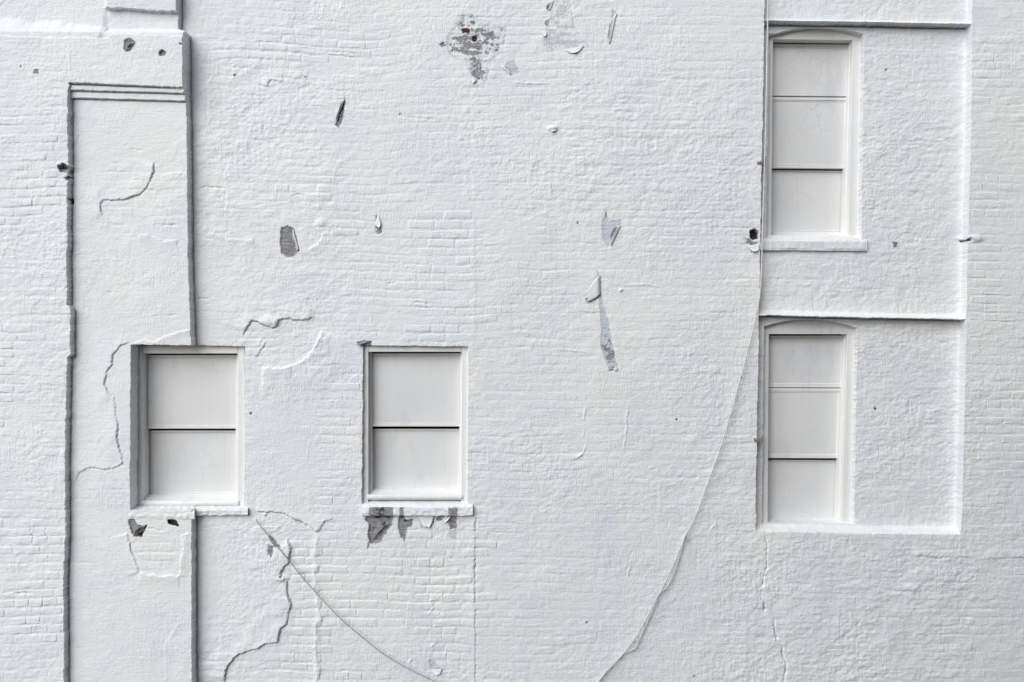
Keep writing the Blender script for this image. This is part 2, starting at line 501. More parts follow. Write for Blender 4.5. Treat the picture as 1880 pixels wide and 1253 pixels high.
# above the cap block: weathered sloping top, then the thinner upper pier with its small projecting course
wav = 5 * vnoise(U / 40, V * 0, 71) + 3 * vnoise(U / 12, V * 0, 72)
lo_edge = np.where(U < 205, 42 + wav + np.clip((U - 30) * 0.06, 0, 12), 60)
slope_t = np.clip((V - lo_edge) / np.maximum(71 - lo_edge, 3), 0, 1)
hup = H_UP + (H_PIER - H_UP) * (0.85 * slope_t)
hup = hup + (1 - SR["blk"]) * 0.030 * sstep(203, 206, U)
hup = hup - 0.010 * sstep(196, 206, U) * SR["blk"]
Hl = hup * (1 - SR["top"]) + hl * SR["top"]
H = (Hl * left_of_main).astype(np.float32)
# chipped column foot of the cap block: rounded right corner
# ---- recessed bay on the right
inb = SC["bayl"] * (1 - SC["bayr"]) * (1 - SR["lip"])
la = ROWS[1][1](U[0])[None, :]; lb = ROWS[8][1](U[0])[None, :]; lc = ROWS[13][1](U[0])[None, :]
rA = np.clip((V - (la - 9)) / 8, 0, 1); rB = np.clip((V - (lb - 11)) / 9, 0, 1); rC = np.clip((V - (lc - 10)) / 9, 0, 1)
up = H_SPAN + (H_LIP - H_SPAN) * rA ** 1.6
mid = H_BAY + (H_LIP - H_BAY) * rB ** 1.7
low = H_BAY - 0.004 + (-0.012 - H_BAY) * rC ** 1.5
hb = up * (1 - SR["ledgeA"]) + SR["ledgeA"] * (mid * (1 - SR["ledgeB"]) + SR["ledgeB"] * low)
# fillet of old paint in the right-hand corner of the bay
bu = COLS[9][1](V[:, 0])[:, None]
hb = hb + 0.003 * sstep(9, 1, bu - U) ** 2
hb = hb + shade_groove(V - la - 0.4, 0.030, 1.8) * SR["ledgeA"] + shade_groove(V - lb - 0.4, 0.030, 1.8) * SR["ledgeB"]
H = H * (1 - inb) + hb * inb
kp = COLS[2][1](V[:, 0])[:, None]
H = H + shade_groove(U - kp - 0.4, 0.010, 1.6) * SC["panel"]
# ---- window openings
W1 = SC["w1l"] * (1 - SC["w1r"]) * SR["wtop"] * (1 - SR["wbot"])
W2 = SC["w2l"] * (1 - SC["w2r"]) * SR["wtop"] * (1 - SR["wbot"])
W3 = SC["wrl"] * (1 - SC["wrr"]) * SR["archA"] * (1 - SR["sillA"])
W4 = SC["wrl"] * (1 - SC["wrr"]) * SR["archB"] * (1 - SR["sillB"])
WIN = np.clip(W1 + W2 + W3 + W4, 0, 1)

# ---- relief maps (metres)
wu = 2.0 * vnoise(U / 14, V / 14, 11) + 1.3 * vnoise(U / 5, V / 5, 12)
wv = 2.0 * vnoise(U / 14, V / 14, 13) + 1.3 * vnoise(U / 5, V / 5, 14)
wu2 = 0.9 * vnoise(U / 2.7, V / 2.7, 15); wv2 = 0.9 * vnoise(U / 2.7, V / 2.7, 16)
Ub, Vb = U + 0.8 * wu + wu2, V + 0.8 * wv + wv2                              # ragged coordinates for plaster edges

def box_mask(u0, v0, u1, v1, soft=18, h=0.0, ragged=True):
    (a, b), (c, d) = nom(u0, v0, h), nom(u1, v1, h)
    X, Y = (U + 3 * wu, V + 3 * wv) if ragged else (U, V)
    return sstep(a - soft, a + soft, X) * (1 - sstep(c - soft, c + soft, X)) * sstep(b - soft, b + soft, Y) * (1 - sstep(d - soft, d + soft, Y))

# how strongly the brickwork shows through the paint (0 plaster, 1 crisp courses)
main = (SC["panel"] * (1 - SC["bayl"])) + SC["bayr"] + SC["bayl"] * (1 - SC["bayr"]) * SR["lip"]
pier = np.clip((1 - SC["pier"]) * SR["top"] + (1 - SC["pier"]) * (1 - SR["top"]) * 0.6, 0, 1)
panelz = left_of_main * right_of_pier * SR["c3"]
patchy = sstep(-0.5, 0.7, fbm(U / 90, V / 70, 31, 3))
BR = 0.52 * main * (0.60 + 0.50 * patchy)
BR = np.maximum(BR, 0.62 * pier * (0.4 + 0.8 * patchy) * SR["c3"])
BR = np.maximum(BR, 0.22 * pier)
for (u0, v0, u1, v1, s, a) in [
        (400, 60, 690, 215, 22, 0.85), (520, 60, 690, 130, 18, 1.0), (405, 230, 590, 400, 22, 0.75), (592, 395, 872, 628, 12, 0.95),
        (640, 210, 880, 400, 30, 0.50), (585, 640, 662, 935, 10, 0.72), (862, 760, 1060, 1010, 30, 0.50),
        (585, 955, 872, 1253, 10, 0.66), (420, 1205, 600, 1300, 12, 0.85), (530, 990, 590, 1210, 8, 0.75), (885, 560, 1380, 900, 40, 0.40),
        (1790, -50, 2000, 980, 25, 0.62), (1700, 1010, 2000, 1300, 30, 0.60), (460, 605, 590, 680, 10, 0.6), (820, 20, 930, 160, 12, 0.9),
        (890, 170, 1380, 470, 40, 0.42)]:
    BR = np.maximum(BR, a * box_mask(u0, v0, u1, v1, s) * (main if u0 > 395 else 1) * (0.5 + 0.6 * patchy))
BR = np.maximum(BR, 0.55 * box_mask(190, 300, 345, 432, 14, H_PANEL) * panelz)
BR = np.maximum(BR, 0.55 * box_mask(238, 985, 332, 1050, 8, H_PANEL) * panelz)
BR = np.maximum(BR, 0.35 * box_mask(130, 880, 240, 930, 10, H_PANEL) * panelz)
for (u0, v0, u1, v1, s, a) in [(352, 395, 595, 575, 26, 0.9), (352, 20, 398, 640, 10, 0.6), (455, 690, 582, 940, 12, 0.92), (362, 950, 525, 1195, 18, 0.95),
                               (1180, 960, 1700, 1300, 50, 0.72), (505, 150, 560, 330, 16, 0.7)]:
    BR = BR * (1 - a * box_mask(u0, v0, u1, v1, s))
BR = BR * (1 - 0.75 * inb)
BR = np.where(inb > 0.5, np.maximum(BR, 0.16 * (0.4 + patchy)), BR)
BR = (BR * (1 - WIN)).astype(np.float32)

# brick coordinates
CH, BL = 16.0, 51.0
tilt = 0.045 * box_mask(360, -40, 720, 420, 60, 0, False) + 0.012 * box_mask(580, 380, 900, 640, 50, 0, False)
def brick_warp(u, v, tl):
    vv = v - tl * (u - 500) + 3.5 * vnoise(u / 160, v / 120, 41) + 1.2 * vnoise(u / 42, v / 26, 42) + 0.7 * vnoise(u / 15, v / 12, 47)
    return vv
VV = brick_warp(U, V, tilt)
rowk = np.floor(VV / CH).astype(np.int32)
rnd = np.random.RandomState(5)
R1 = rnd.uniform(-1, 1, (512, 128)).astype(np.float32); R2 = rnd.uniform(-1, 1, (512, 128)).astype(np.float32); R3 = rnd.uniform(-1, 1, (512, 128)).astype(np.float32)
roff = (rowk % 2) * 0.5 * BL + 8 * R1[rowk & 511, 0]
UU = U + 1.5 * vnoise(U / 20, V / 12, 43) - roff
colk = np.floor(UU / BL).astype(np.int32)
fu = UU - colk * BL; fv = VV - rowk * CH
# a third of the stretchers are split into two headers
split = R1[(rowk * 3) & 511, (colk * 7) & 127] > 0.45
fu2 = np.where(split, np.where(fu < BL / 2, fu, fu - BL / 2), fu); bl = np.where(split, BL / 2, BL)
du = np.minimum(fu2, bl - fu2); dv = np.minimum(fv, CH - fv)
jn = 1.1 * vnoise(U / 8, V / 5, 44)
pillow = sstep(-0.4, 3.6, dv + jn) * (0.45 + 0.55 * sstep(-0.4, 3.2, du + jn))
bid_r = rowk & 511; bid_c = (colk * 2 + (split & (fu >= BL / 2))) & 127
boff = R2[bid_r, bid_c]; btilt = R3[bid_r, bid_c]
jfill = 0.42 + 0.58 * sstep(-0.45, 0.55, fbm(U / 38, V / 13, 46, 2))       # how far the paint has left each joint open
brick_h = (pillow - 1) * 0.0068 * jfill + (0.0030 * boff + 0.0034 * btilt * (fv / CH - 0.5)) * pillow + 0.0012 * vnoise(U / 9, V / 6, 45) - 0.001

rough_amt = 0.35 + 0.5 * sstep(-0.2, 0.8, fbm(U / 120, V / 90, 51, 2)) 
rough_amt = rough_amt + 0.75 * box_mask(1300, 985, 1760, 1300, 50) + 0.45 * box_mask(1000, 150, 1390, 420, 60) + 0.35 * box_mask(360, 40, 600, 420, 40) + 0.5 * box_mask(460, 600, 600, 680, 20)
rough_amt = rough_amt + 0.45 * inb + 0.3 * box_mask(250, 605, 350, 640, 8, H_PANEL)
rough_amt = rough_amt * (1 - 0.45 * panelz)
lumps = fbm(U / 34, V / 24, 61, 4, 0.55)
grain = fbm(U / 9, V / 6.5, 66, 3, 0.6)
brush = vnoise(U / 3.2, V / 22, 69) * sstep(0.0, 0.6, vnoise(U / 60, V / 50, 70))
streak = vnoise(U / 40, V / 3.6, 74)
ridged = (1 - np.abs(vnoise(U / 26 + wu * 0.03, V / 17 + wv * 0.05, 76))) ** 5 - 0.2
D = 0.74 * BR * brick_h
D += rough_amt * (0.0023 * lumps + 0.0015 * grain + 0.0010 * brush + 0.0009 * streak + 0.0013 * ridged)
D += 0.006 * fbm(U / 220, V / 260, 79, 2)
zone = (0.30 + 0.85 * sstep(-0.35, 0.55, fbm(U / 110, V / 95, 87, 2))) * (1 - 0.45 * panelz)
D += zone * (0.6 + 0.5 * rough_amt) * (0.0011 * fbm(U / 4.2, V / 3.2, 83, 2) + 0.0009 * vnoise(U / 3.8, V / 26, 84) * sstep(-0.1, 0.5, vnoise(U / 70, V / 60, 85)))
D = D.astype(np.float32)

# ---- features measured on the photograph: plaster edges, cracks, seams, bare patches
def seg_dist(X, Y, P):
    best = np.full(X.shape, 1e9, np.float32); side = np.zeros(X.shape, np.float32); tt = np.zeros(X.shape, np.float32)
    L = [0.0]
    for (a, b) in zip(P[:-1], P[1:]): L.append(L[-1] + math.hypot(b[0] - a[0], b[1] - a[1]))
    for k, (a, b) in enumerate(zip(P[:-1], P[1:])):
        dx, dy = b[0] - a[0], b[1] - a[1]; l2 = dx * dx + dy * dy + 1e-9
        t = np.clip(((X - a[0]) * dx + (Y - a[1]) * dy) / l2, 0, 1)
        ex, ey = X - (a[0] + t * dx), Y - (a[1] + t * dy)
        d = np.sqrt(ex * ex + ey * ey)
        upd = d < best
        cr = dx * (Y - a[1]) - dy * (X - a[0])
        side = np.where(upd, np.sign(cr), side); best = np.where(upd, d, best)
        tt = np.where(upd, (L[k] + t * math.sqrt(l2)) / L[-1], tt)
    return best, side, tt

def window_of(P, pad):
    us = [p[0] for p in P]; vs = [p[1] for p in P]
    c0, c1 = np.searchsorted(U[NR // 2], [min(us) - pad - 14, max(us) + pad + 14])
    r0, r1 = np.searchsorted(V[:, NC // 2], [min(vs) - pad - 14, max(vs) + pad + 14])
    return slice(max(r0, 0), min(r1, NR)), slice(max(c0, 0), min(c1, NC))

def plaster_step(P, raised, amp, fade, h=0.0, soft=0.9, lip=0.0):
    """edge of a coat of plaster: one side stands proud and feathers out; raised +1: right-hand side when walking down the list on the page is y-down"""
    P = [nom(a, b, h) for a, b in P]
    sl = window_of(P, fade)
    d, s, t = seg_dist(Ub[sl], Vb[sl], P)
    sd = d * s * raised
    up_ = sstep(-0.6 * soft, 0.6 * soft, sd)
    vary = 0.65 + 0.35 * sstep(-0.5, 0.5, vnoise(U[sl] / 17, V[sl] / 17, 95))
    ends = sstep(0, 0.06, t) * (1 - sstep(0.94, 1, t))
    D[sl] += (0.95 * amp * vary * up_ * np.clip(1 - d / fade, 0, 1) ** 1.5 * ends).astype(np.float32)
    D[sl] -= (1.4 * lip * vary * np.exp(-((sd + 0.9) / 1.0) ** 2) * ends).astype(np.float32)

def groove(P, width, depth, h=0.0):
    P = [nom(a, b, h) for a, b in P]
    sl = window_of(P, width * 4)
    d, s, t = seg_dist(U[sl] + 0.6 * wu[sl] + wu2[sl], V[sl] + 0.6 * wv[sl] + wv2[sl], P)
    ends = (sstep(0, 0.12, t) * (1 - sstep(0.88, 1, t)) * 0.75 + 0.25) * (0.4 + 0.6 * sstep(-0.5, 0.4, vnoise(U[sl] / 9, V[sl] / 9, 96)))
    D[sl] -= (depth * np.exp(-(d / width) ** 2) * ends).astype(np.float32)

WEAR = np.zeros((NR, NC, 4), np.float32)
def patch(P, chan, depth=0.0025, h=0.0, bias=0.0, breakup=0.0, soft=9.0):
    """a bared patch; chan 0 grey render, 1 pale primer, 2 red brick or hole"""
    P = [nom(a, b, h) for a, b in P]
    Q = P + [P[0]]
    sl = window_of(P, 16)
    X = U[sl] + 0.6 * wu[sl]; Y = V[sl] + 0.6 * wv[sl]
    d, s, t = seg_dist(X, Y, Q)
    inside = np.zeros(X.shape, bool)
    for (x0, y0), (x1, y1) in zip(Q[:-1], Q[1:]):
        if y0 == y1: continue
        hit = ((y0 > Y) != (y1 > Y)) & (X < (x1 - x0) * (Y - y0) / (y1 - y0) + x0)
        inside ^= hit
    sd = np.where(inside, d, -d)
    val = 0.5 + sd / (2 * soft) + bias
    if chan == 0: val = val - 0.16 * (1 - pillow[sl]) * (1.0 if breakup else 0.35)
    if breakup:
        val = np.minimum(val, 0.62) - breakup * (0.5 + 0.5 * vnoise(U[sl] / 11, V[sl] / 7, 91)) - 0.25 * breakup * (pillow[sl] - 0.5) - 0.3 * breakup * vnoise(U[sl] / 3, V[sl] / 3, 92)
    WEAR[sl + (chan,)] = np.maximum(WEAR[sl + (chan,)], np.clip(val, 0, 1))
    D[sl] -= (depth * sstep(-0.8, 0.8, sd)).astype(np.float32)

PAN = H_PANEL
# fallen plaster on the tall panel
plaster_step([(285, 297), (281, 318), (272, 338), (258, 357), (240, 364), (225, 368), (190, 367), (183, 375), (183, 388), (190, 396)], 1, 0.011, 60, PAN, 0.8, 0.006)
plaster_step([(243, 628), (222, 634), (208, 650), (207, 668), (196, 682), (192, 706), (198, 720), (210, 730), (216, 780), (215, 812), (226, 840), (226, 853), (208, 860), (195, 863), (180, 858), (165, 858), (145, 870), (134, 892)], 1, 0.010, 45, PAN, 1.1, 0.004)
plaster_step([(255, 430), (290, 437), (305, 443), (326, 440)], 1, 0.007, 30, PAN, 1.2)
plaster_step([(318, 332), (335, 320), (347, 335)], -1, 0.004, 22, PAN, 1.5)
# fallen patch beneath the left window
plaster_step([(233, 978), (240, 1005), (249, 1030), (258, 1052)], 1, 0.010, 36, PAN, 1.0, 0.002)
plaster_step([(256, 1052), (283, 1056), (332, 1058)], 1, 0.010, 28, PAN, 0.9)
plaster_step([(330, 1060), (333, 1025), (337, 1008), (333, 984), (352, 978)], 1, 0.009, 20, PAN, 1.0)
groove([(268, 969), (285, 972), (298, 974)], 1.2, 0.008, PAN)
plaster_step([(330, 1140), (312, 1170), (302, 1182), (304, 1253)], -1, 0.004, 16, PAN, 1.2)
# rough stone head above the left window
plaster_step([(243, 632), (268, 622), (282, 628), (300, 620), (330, 610), (352, 604)], 1, 0.008, 20, PAN, 1.6)
# plaster edges on the main wall by the left window
plaster_step([(447, 616), (452, 604), (461, 591), (474, 590), (483, 597), (497, 602), (510, 599), (513, 587), (526, 586), (540, 589), (560, 586), (579, 580)], -1, 0.015, 75, 0, 0.8, 0.007)
plaster_step([(590, 606), (587, 620), (578, 636), (566, 652), (556, 662), (540, 668), (524, 675), (505, 677), (478, 676)], -1, 0.019, 80, 0, 1.6)
plaster_step([(488, 628), (480, 642), (472, 655)], 1, 0.008, 26, 0, 1.5, 0.003)
# large loose sheet of plaster, lower left
plaster_step([(528, 985), (533, 1008), (531, 1030), (516, 1048), (514, 1060), (529, 1066), (527, 1090), (535, 1112), (529, 1125), (527, 1146), (517, 1152), (509, 1177),
              (490, 1181), (470, 1191), (455, 1194), (440, 1200), (424, 1214), (415, 1230), (411, 1262)], 1, 0.019, 120, 0, 0.8, 0.009)
plaster_step([(470, 941), (505, 940), (525, 943), (541, 956), (560, 962), (574, 971), (583, 978)], -1, 0.011, 40, 0, 0.9, 0.005)
plaster_step([(583, 978), (590, 966), (596, 955), (610, 953)], -1, 0.008, 22, 0, 1.0, 0.002)
plaster_step([(458, 972), (478, 968), (515, 966)], 1, 0.006, 26, 0, 1.4)
# wide bead of filler running down at 580
sl = window_of([(580, 975), (580, 1290)], 14)
bd, bs_, bt = seg_dist(U[sl] + 1.5 * wu[sl], V[sl], [(583, 978), (580, 1010), (577, 1060), (583, 1090), (585, 1130), (578, 1160), (583, 1200), (580, 1290)])
D[sl] += (0.009 * np.exp(-(bd / 4.5) ** 2) * sstep(0, 0.05, bt)).astype(np.float32)
# upper wall scars
plaster_step([(388, 138), (380, 155), (383, 195), (380, 230)], -1, 0.006, 26, 0, 1.2, 0.003)
plaster_step([(365, 408), (385, 425), (412, 436), (445, 440), (470, 443)], 1, 0.007, 36, 0, 1.4)
plaster_step([(592, 424), (588, 438), (580, 450), (566, 458)], -1, 0.008, 28, 0, 1.3)
plaster_step([(470, 155), (488, 158), (495, 148), (520, 150)], -1, 0.007, 30, 0, 1.4, 0.003)
plaster_step([(418, 300), (412, 330), (418, 372), (410, 392)], -1, 0.005, 24, 0, 1.2, 0.002)
plaster_step([(470, 600), (440, 640), (432, 700), (436, 760)], 1, 0.004, 30, 0, 2.0)
groove([(366, 345), (390, 343), (412, 347)], 1.0, 0.012)
groove([(362, 547), (372, 548), (383, 549)], 0.9, 0.012)
groove([(531, 363), (540, 361), (546, 358), (568, 360)], 1.1, 0.010)
groove([(571, 370), (585, 378)], 0.9, 0.007)
groove([(745, 216), (770, 217), (800, 218)], 1.0, 0.006)
groove([(1010, 154), (985, 153), (1120, 156)], 0.8, -0.003)
groove([(548, 88), (600, 95), (668, 99)], 1.0, 0.008)
groove([(585, 98), (620, 103), (655, 105)], 1.0, 0.008)
groove([(712, 521), (728, 520)], 0.9, 0.010)
groove([(762, 555), (785, 557), (772, 556)], 0.9, 0.010)
groove([(800, 534), (840, 536)], 0.9, 0.008)
groove([(660, 530), (740, 534), (760, 532)], 0.8, 0.006)
groove([(740, 563), (820, 567)], 0.8, 0.006)
groove([(0, 1088), (32, 1088), (66, 1092)], 1.1, 0.010, H_PIER)
groove([(31, 1088), (50, 1090)], 1.3, 0.008, H_PIER)
groove([(136, 760), (137, 775), (141, 785)], 0.8, 0.008, PAN)
groove([(145, 225), (147, 250), (137, 272)], 0.9, 0.007, PAN)
groove([(240, 274), (260, 276)], 1.0, 0.010, PAN)
groove([(298, 412), (325, 413)], 0.9, 0.008, PAN)
groove([(128, 1035), (150, 1033), (185, 1034)], 0.9, 0.005, PAN)
groove([(280, 581), (322, 578)], 0.9, 0.004, PAN)
# cracks below the right-hand windows
groove([(1405, 978), (1408, 1005), (1408, 1045), (1401, 1062), (1399, 1095), (1403, 1112), (1403, 1132)], 1.0, 0.016)
groove([(1403, 1108), (1403, 1124)], 1.7, 0.024)
groove([(1420, 1130), (1422, 1152), (1426, 1176), (1436, 1188), (1438, 1205), (1443, 1218), (1440, 1262)], 1.3, 0.024)
groove([(1558, 985), (1560, 1000)], 0.8, 0.008)
groove([(1487, 986), (1484, 1004)], 0.8, 0.007)
plaster_step([(1670, 1018), (1720, 1023), (1760, 1023), (1815, 1026), (1900, 1024)], -1, 0.007, 26, 0, 1.2)
groove([(1640, 1085), (1660, 1086), (1680, 1082)], 1.6, 0.007)
groove([(1710, 1024), (1740, 1026)], 1.5, 0.008)
# straight vertical seam right of the middle window
plaster_step([(873, 940), (872, 1050), (872, 1150), (873, 1290)], 1, 0.007, 40, 0, 0.8, 0.004)
plaster_step([(872, 390), (873, 500), (872, 635)], 1, 0.003, 30, 0, 1.4)
groove([(531, 60), (531, 110)], 0.7, 0.003)
# wrinkles of loose paint
for P in ([(1076, 816), (1073, 830), (1062, 838), (1050, 846)], [(1076, 748), (1070, 775)], [(1075, 785), (1070, 806)], [(1152, 745), (1150, 790), (1146, 826)],
          [(800, 1102), (812, 1088)], [(789, 1104), (800, 1100)], [(786, 1130), (796, 1115)], [(786, 1158), (792, 1148)], [(788, 1190), (802, 1180)],
          [(738, 1212), (745, 1218), (758, 1210)], [(1303, 975), (1315, 960)], [(1012, 330), (1009, 372)], [(1140, 525), (1185, 523), (1215, 528)],
          [(640, 84), (655, 88)], [(1046, 842), (1070, 835)], [(1020, 640), (1060, 646), (1086, 648)], [(1158, 1040), (1152, 1060)], [(940, 152), (1010, 155)]):
    groove(P, 1.1, -0.006)
groove([(1163, 1008), (1158, 1022), (1154, 1034)], 0.9, 0.006)

# short open joints and hairlines scattered over the old paint
rg = np.random.RandomState(21)
for k in range(170):
    u_ = rg.uniform(0, 1880); v_ = rg.uniform(0, 1253)
    h_ = 0.0
    if u_ < 118: h_ = H_PIER
    elif u_ < 340: h_ = H_PANEL if v_ > 195 else H_PIER
    elif 1395 < u_ < 1780 and v_ < 975:
        if rg.rand() < 0.6: continue
        h_ = H_BAY
    elif u_ > 900 and rg.rand() < 0.45: continue
    L = rg.uniform(6, 26); a_ = rg.normal(0, 0.12) if rg.rand() < 0.75 else rg.uniform(-1.6, 1.6)
    P_ = [(u_ + L * t_ * math.cos(a_), v_ + L * t_ * math.sin(a_) + rg.uniform(-1, 1)) for t_ in (0, 0.35, 0.7, 1.0)]
    groove(P_, 0.75, rg.uniform(0.002, 0.0065) * (1 if rg.rand() < 0.75 else -0.6), h_)

# bared patches
patch([(836, 50), (848, 40), (846, 28), (868, 26), (874, 50), (902, 54), (925, 50), (922, 66), (916, 92), (896, 106), (886, 108), (892, 132), (886, 152), (866, 150), (864, 112),
       (846, 106), (826, 98), (822, 84), (820, 66)], 0, 0.003, 0, 0.0, 0.33)
patch([(842, 66), (880, 62), (886, 78), (880, 98), (890, 130), (884, 148), (870, 144), (868, 104), (842, 98), (828, 88)], 0, 0.001, 0, 0.0, 0.16)
patch([(826, 52), (850, 20), (905, 45), (935, 50), (925, 95), (905, 112), (895, 150), (866, 158), (856, 114), (826, 104), (812, 80)], 1, 0.001, 0, -0.03, 0.20)
patch([(845, 54), (856, 53), (863, 56), (862, 61), (850, 61)], 2, 0.010, 0, 0.03)
patch([(864, 68), (872, 66), (876, 71), (872, 77), (867, 75)], 2, 0.010, 0, 0.03)
patch([(808, 82), (814, 78), (818, 84), (812, 86)], 0, 0.005, 0, 0.05)
patch([(632, 177), (634, 190), (632, 205), (629, 222), (622, 235), (615, 229), (620, 212), (627, 198)], 0, 0.008, 0, 0.03)
patch([(631, 180), (632, 196), (625, 210), (622, 222), (619, 222), (622, 208), (629, 194)], 3, 0.008, 0, -0.02)
patch([(517, 420), (528, 416), (538, 420), (544, 438), (549, 460), (538, 470), (528, 471), (515, 463), (516, 445)], 0, 0.006, 0, 0.04)
patch([(690, 393), (694, 395), (701, 430), (692, 433), (689, 415)], 0, 0.004, 0, -0.06)
patch([(1112, 392), (1120, 405), (1140, 404), (1143, 412), (1133, 425), (1119, 455), (1108, 442), (1106, 410)], 1, 0.003)
patch([(1111, 390), (1117, 390), (1113, 400)], 0, 0.003, 0, 0.0)
patch([(1097, 498), (1103, 512), (1105, 540), (1112, 575), (1120, 590), (1123, 622), (1129, 650), (1135, 680), (1120, 682), (1110, 655), (1104, 640), (1103, 600), (1101, 545)], 1, 0.003, 0, 0.03)
patch([(1105, 600), (1121, 596), (1124, 628), (1130, 652), (1136, 680), (1120, 683), (1110, 655), (1104, 640)], 0, 0.001, 0, -0.02, 0.36)
patch([(1021, 0), (1050, 5), (1056, 45), (1072, 72), (1085, 88), (1040, 92), (1000, 97), (996, 68), (1012, 30)], 1, 0.002, 0, 0.0, 0.20)
patch([(1124, 15), (1132, 22), (1126, 50), (1119, 80), (1117, 60), (1122, 40)], 1, 0.003)
patch([(680, 942), (722, 942), (718, 963), (712, 972), (704, 984), (696, 994), (680, 998), (677, 980), (679, 962), (672, 956)], 0, 0.010, 0, 0.10)
patch([(732, 952), (739, 942), (744, 957), (758, 954), (757, 966), (748, 969), (746, 980), (741, 994), (735, 984), (730, 966)], 0, 0.006, 0, 0.04)
patch([(771, 946), (798, 944), (796, 962), (773, 972)], 1, 0.004)
patch([(800, 950), (820, 946), (812, 958), (800, 962)], 0, 0.004, 0, 0.0, 0.15)
patch([(823, 946), (839, 946), (838, 970), (828, 972), (825, 960)], 0, 0.006, 0, 0.03)
patch([(824, 975), (838, 974), (838, 994), (828, 990)], 1, 0.003)
patch([(229, 74), (238, 72), (248, 80), (241, 91), (233, 96), (228, 90)], 0, 0.006, H_PIER, 0.05)
patch([(241, 86), (246, 81), (234, 95), (231, 95)], 3, 0.008, H_PIER, 0.0)
patch([(292, 97), (298, 92), (304, 97), (300, 103), (294, 102)], 0, 0.014, H_PIER, 0.06)
patch([(62, 128), (69, 127), (71, 134), (61, 134)], 0, 0.003, H_PIER, 0.02)
patch([(35, 120), (39, 120), (39, 124), (36, 124)], 3, 0.006, H_PIER, 0.0)
patch([(237, 953), (246, 955), (252, 965), (262, 967), (270, 964), (264, 976), (260, 986), (246, 984), (238, 970)], 0, 0.010, PAN, 0.06)
patch([(262, 975), (268, 966), (258, 986), (250, 984)], 3, 0.012, PAN, 0.02)
patch([(309, 954), (318, 951), (325, 958), (327, 966), (319, 965), (310, 961)], 3, 0.030, PAN, 0.06)
patch([(492, 998), (502, 1003), (504, 1020), (500, 1026), (492, 1016)], 0, 0.004, 0, -0.05)
patch([(495, 984), (503, 990), (514, 1004), (506, 1004), (499, 994)], 0, 0.006, 0, 0.05)
patch([(788, 1212), (800, 1216), (811, 1230), (802, 1237), (790, 1228)], 1, 0.004)
patch([(536, 952), (552, 954), (562, 962), (548, 966)], 1, 0.002)
patch([(930, 116), (945, 112), (956, 136), (938, 140)], 1, 0.003)
patch([(656, 630), (668, 625), (681, 627), (681, 637), (668, 637)], 0, 0.003, 0, 0.06)
patch([(1377, 424), (1386, 421), (1393, 425), (1394, 438), (1384, 441), (1379, 437)], 3, 0.055, 0, 0.0)
patch([(1366, 436), (1378, 438), (1394, 446), (1396, 460), (1382, 458), (1370, 450)], 0, 0.006, 0, -0.06, 0.12)
patch([(1773, 440), (1782, 437), (1787, 442), (1778, 444)], 3, 0.020, 0, -0.04)
patch([(105, 306), (116, 302), (126, 307), (124, 316), (110, 316)], 0, 0.018, H_PIER, 0.03)
patch([(107, 309), (115, 305), (123, 309), (114, 311)], 2, 0.010, H_PIER, 0.0)
patch([(120, 326), (126, 322), (127, 332), (121, 332)], 3, 0.010, H_PIER, -0.03)
patch([(122, 364), (127, 362), (127, 374), (123, 374)], 3, 0.010, H_PIER, -0.03)
patch([(1640, 446), (1646, 445), (1646, 455), (1641, 455)], 0, 0.004, H_BAY, -0.05)
for (u_, v_, h_) in [(1608, 751, H_BAY), (1243, 771, 0), (1626, 128, H_BAY), (1360, 694, 0), (735, 210, 0), (560, 140, 0), (430, 138, 0), (1078, 1143, 0), (1275, 1243, 0), (330, 80, H_PIER), (1061, 408, 0), (460, 760, 0)]:
    patch([(u_ - 2, v_ - 2), (u_ + 2, v_ - 1.5), (u_ + 1.5, v_ + 2), (u_ - 1.5, v_ + 2)], 3, 0.004, h_, 0.0)

patch([(680, 946), (700, 944), (720, 946), (716, 955), (700, 953), (684, 956)], 3, 0.004, 0, 0.0, 0.20)
patch([(698, 960), (708, 958), (710, 966), (702, 968)], 3, 0.003, 0, -0.02, 0.10)
patch([(682, 968), (690, 968), (688, 978), (681, 978)], 3, 0.003, 0, -0.05, 0.10)
patch([(741, 955), (747, 953), (748, 958), (743, 959)], 3, 0.003, 0, 0.0)
patch([(734, 944), (741, 942), (742, 952), (735, 954)], 3, 0.003, 0, -0.04)
patch([(676, 996), (680, 998), (677, 1010), (674, 1010)], 0, 0.003, 0, -0.02)
# lumps
def lump(u, v, ru, rv, a, h=0.0):
    (u, v) = nom(u, v, h); sl = window_of([(u - ru * 2, v - rv * 2), (u + ru * 2, v + rv * 2)], 4)
    D[sl] += (a * np.exp(-(((U[sl] - u) / ru) ** 2 + ((V[sl] - v) / rv) ** 2) ** 1.5)).astype(np.float32)
lump(497, 590, 16, 9, 0.014); lump(1140, 533, 4, 3, 0.010); lump(1015, 236, 9, 4, 0.020); lump(590, 408, 10, 8, 0.008); lump(520, 1062, 9, 5, 0.012)
lump(487, 944, 3, 3, 0.012); lump(1131, 679, 3, 3, 0.012); lump(1672, 1080, 14, 7, 0.010); lump(1260, 990, 8, 6, 0.006); lump(1790, 438, 14, 6, 0.014)

H = H + D * (1 - WIN)
H = H * (1 - WIN) + H_OPEN * WIN
Hf = H

X = (U - CU) / PXM; Z = ZC - (V - CV) / PXM
P3 = np.stack([X, -H, Z], axis=-1).reshape(-1, 3)

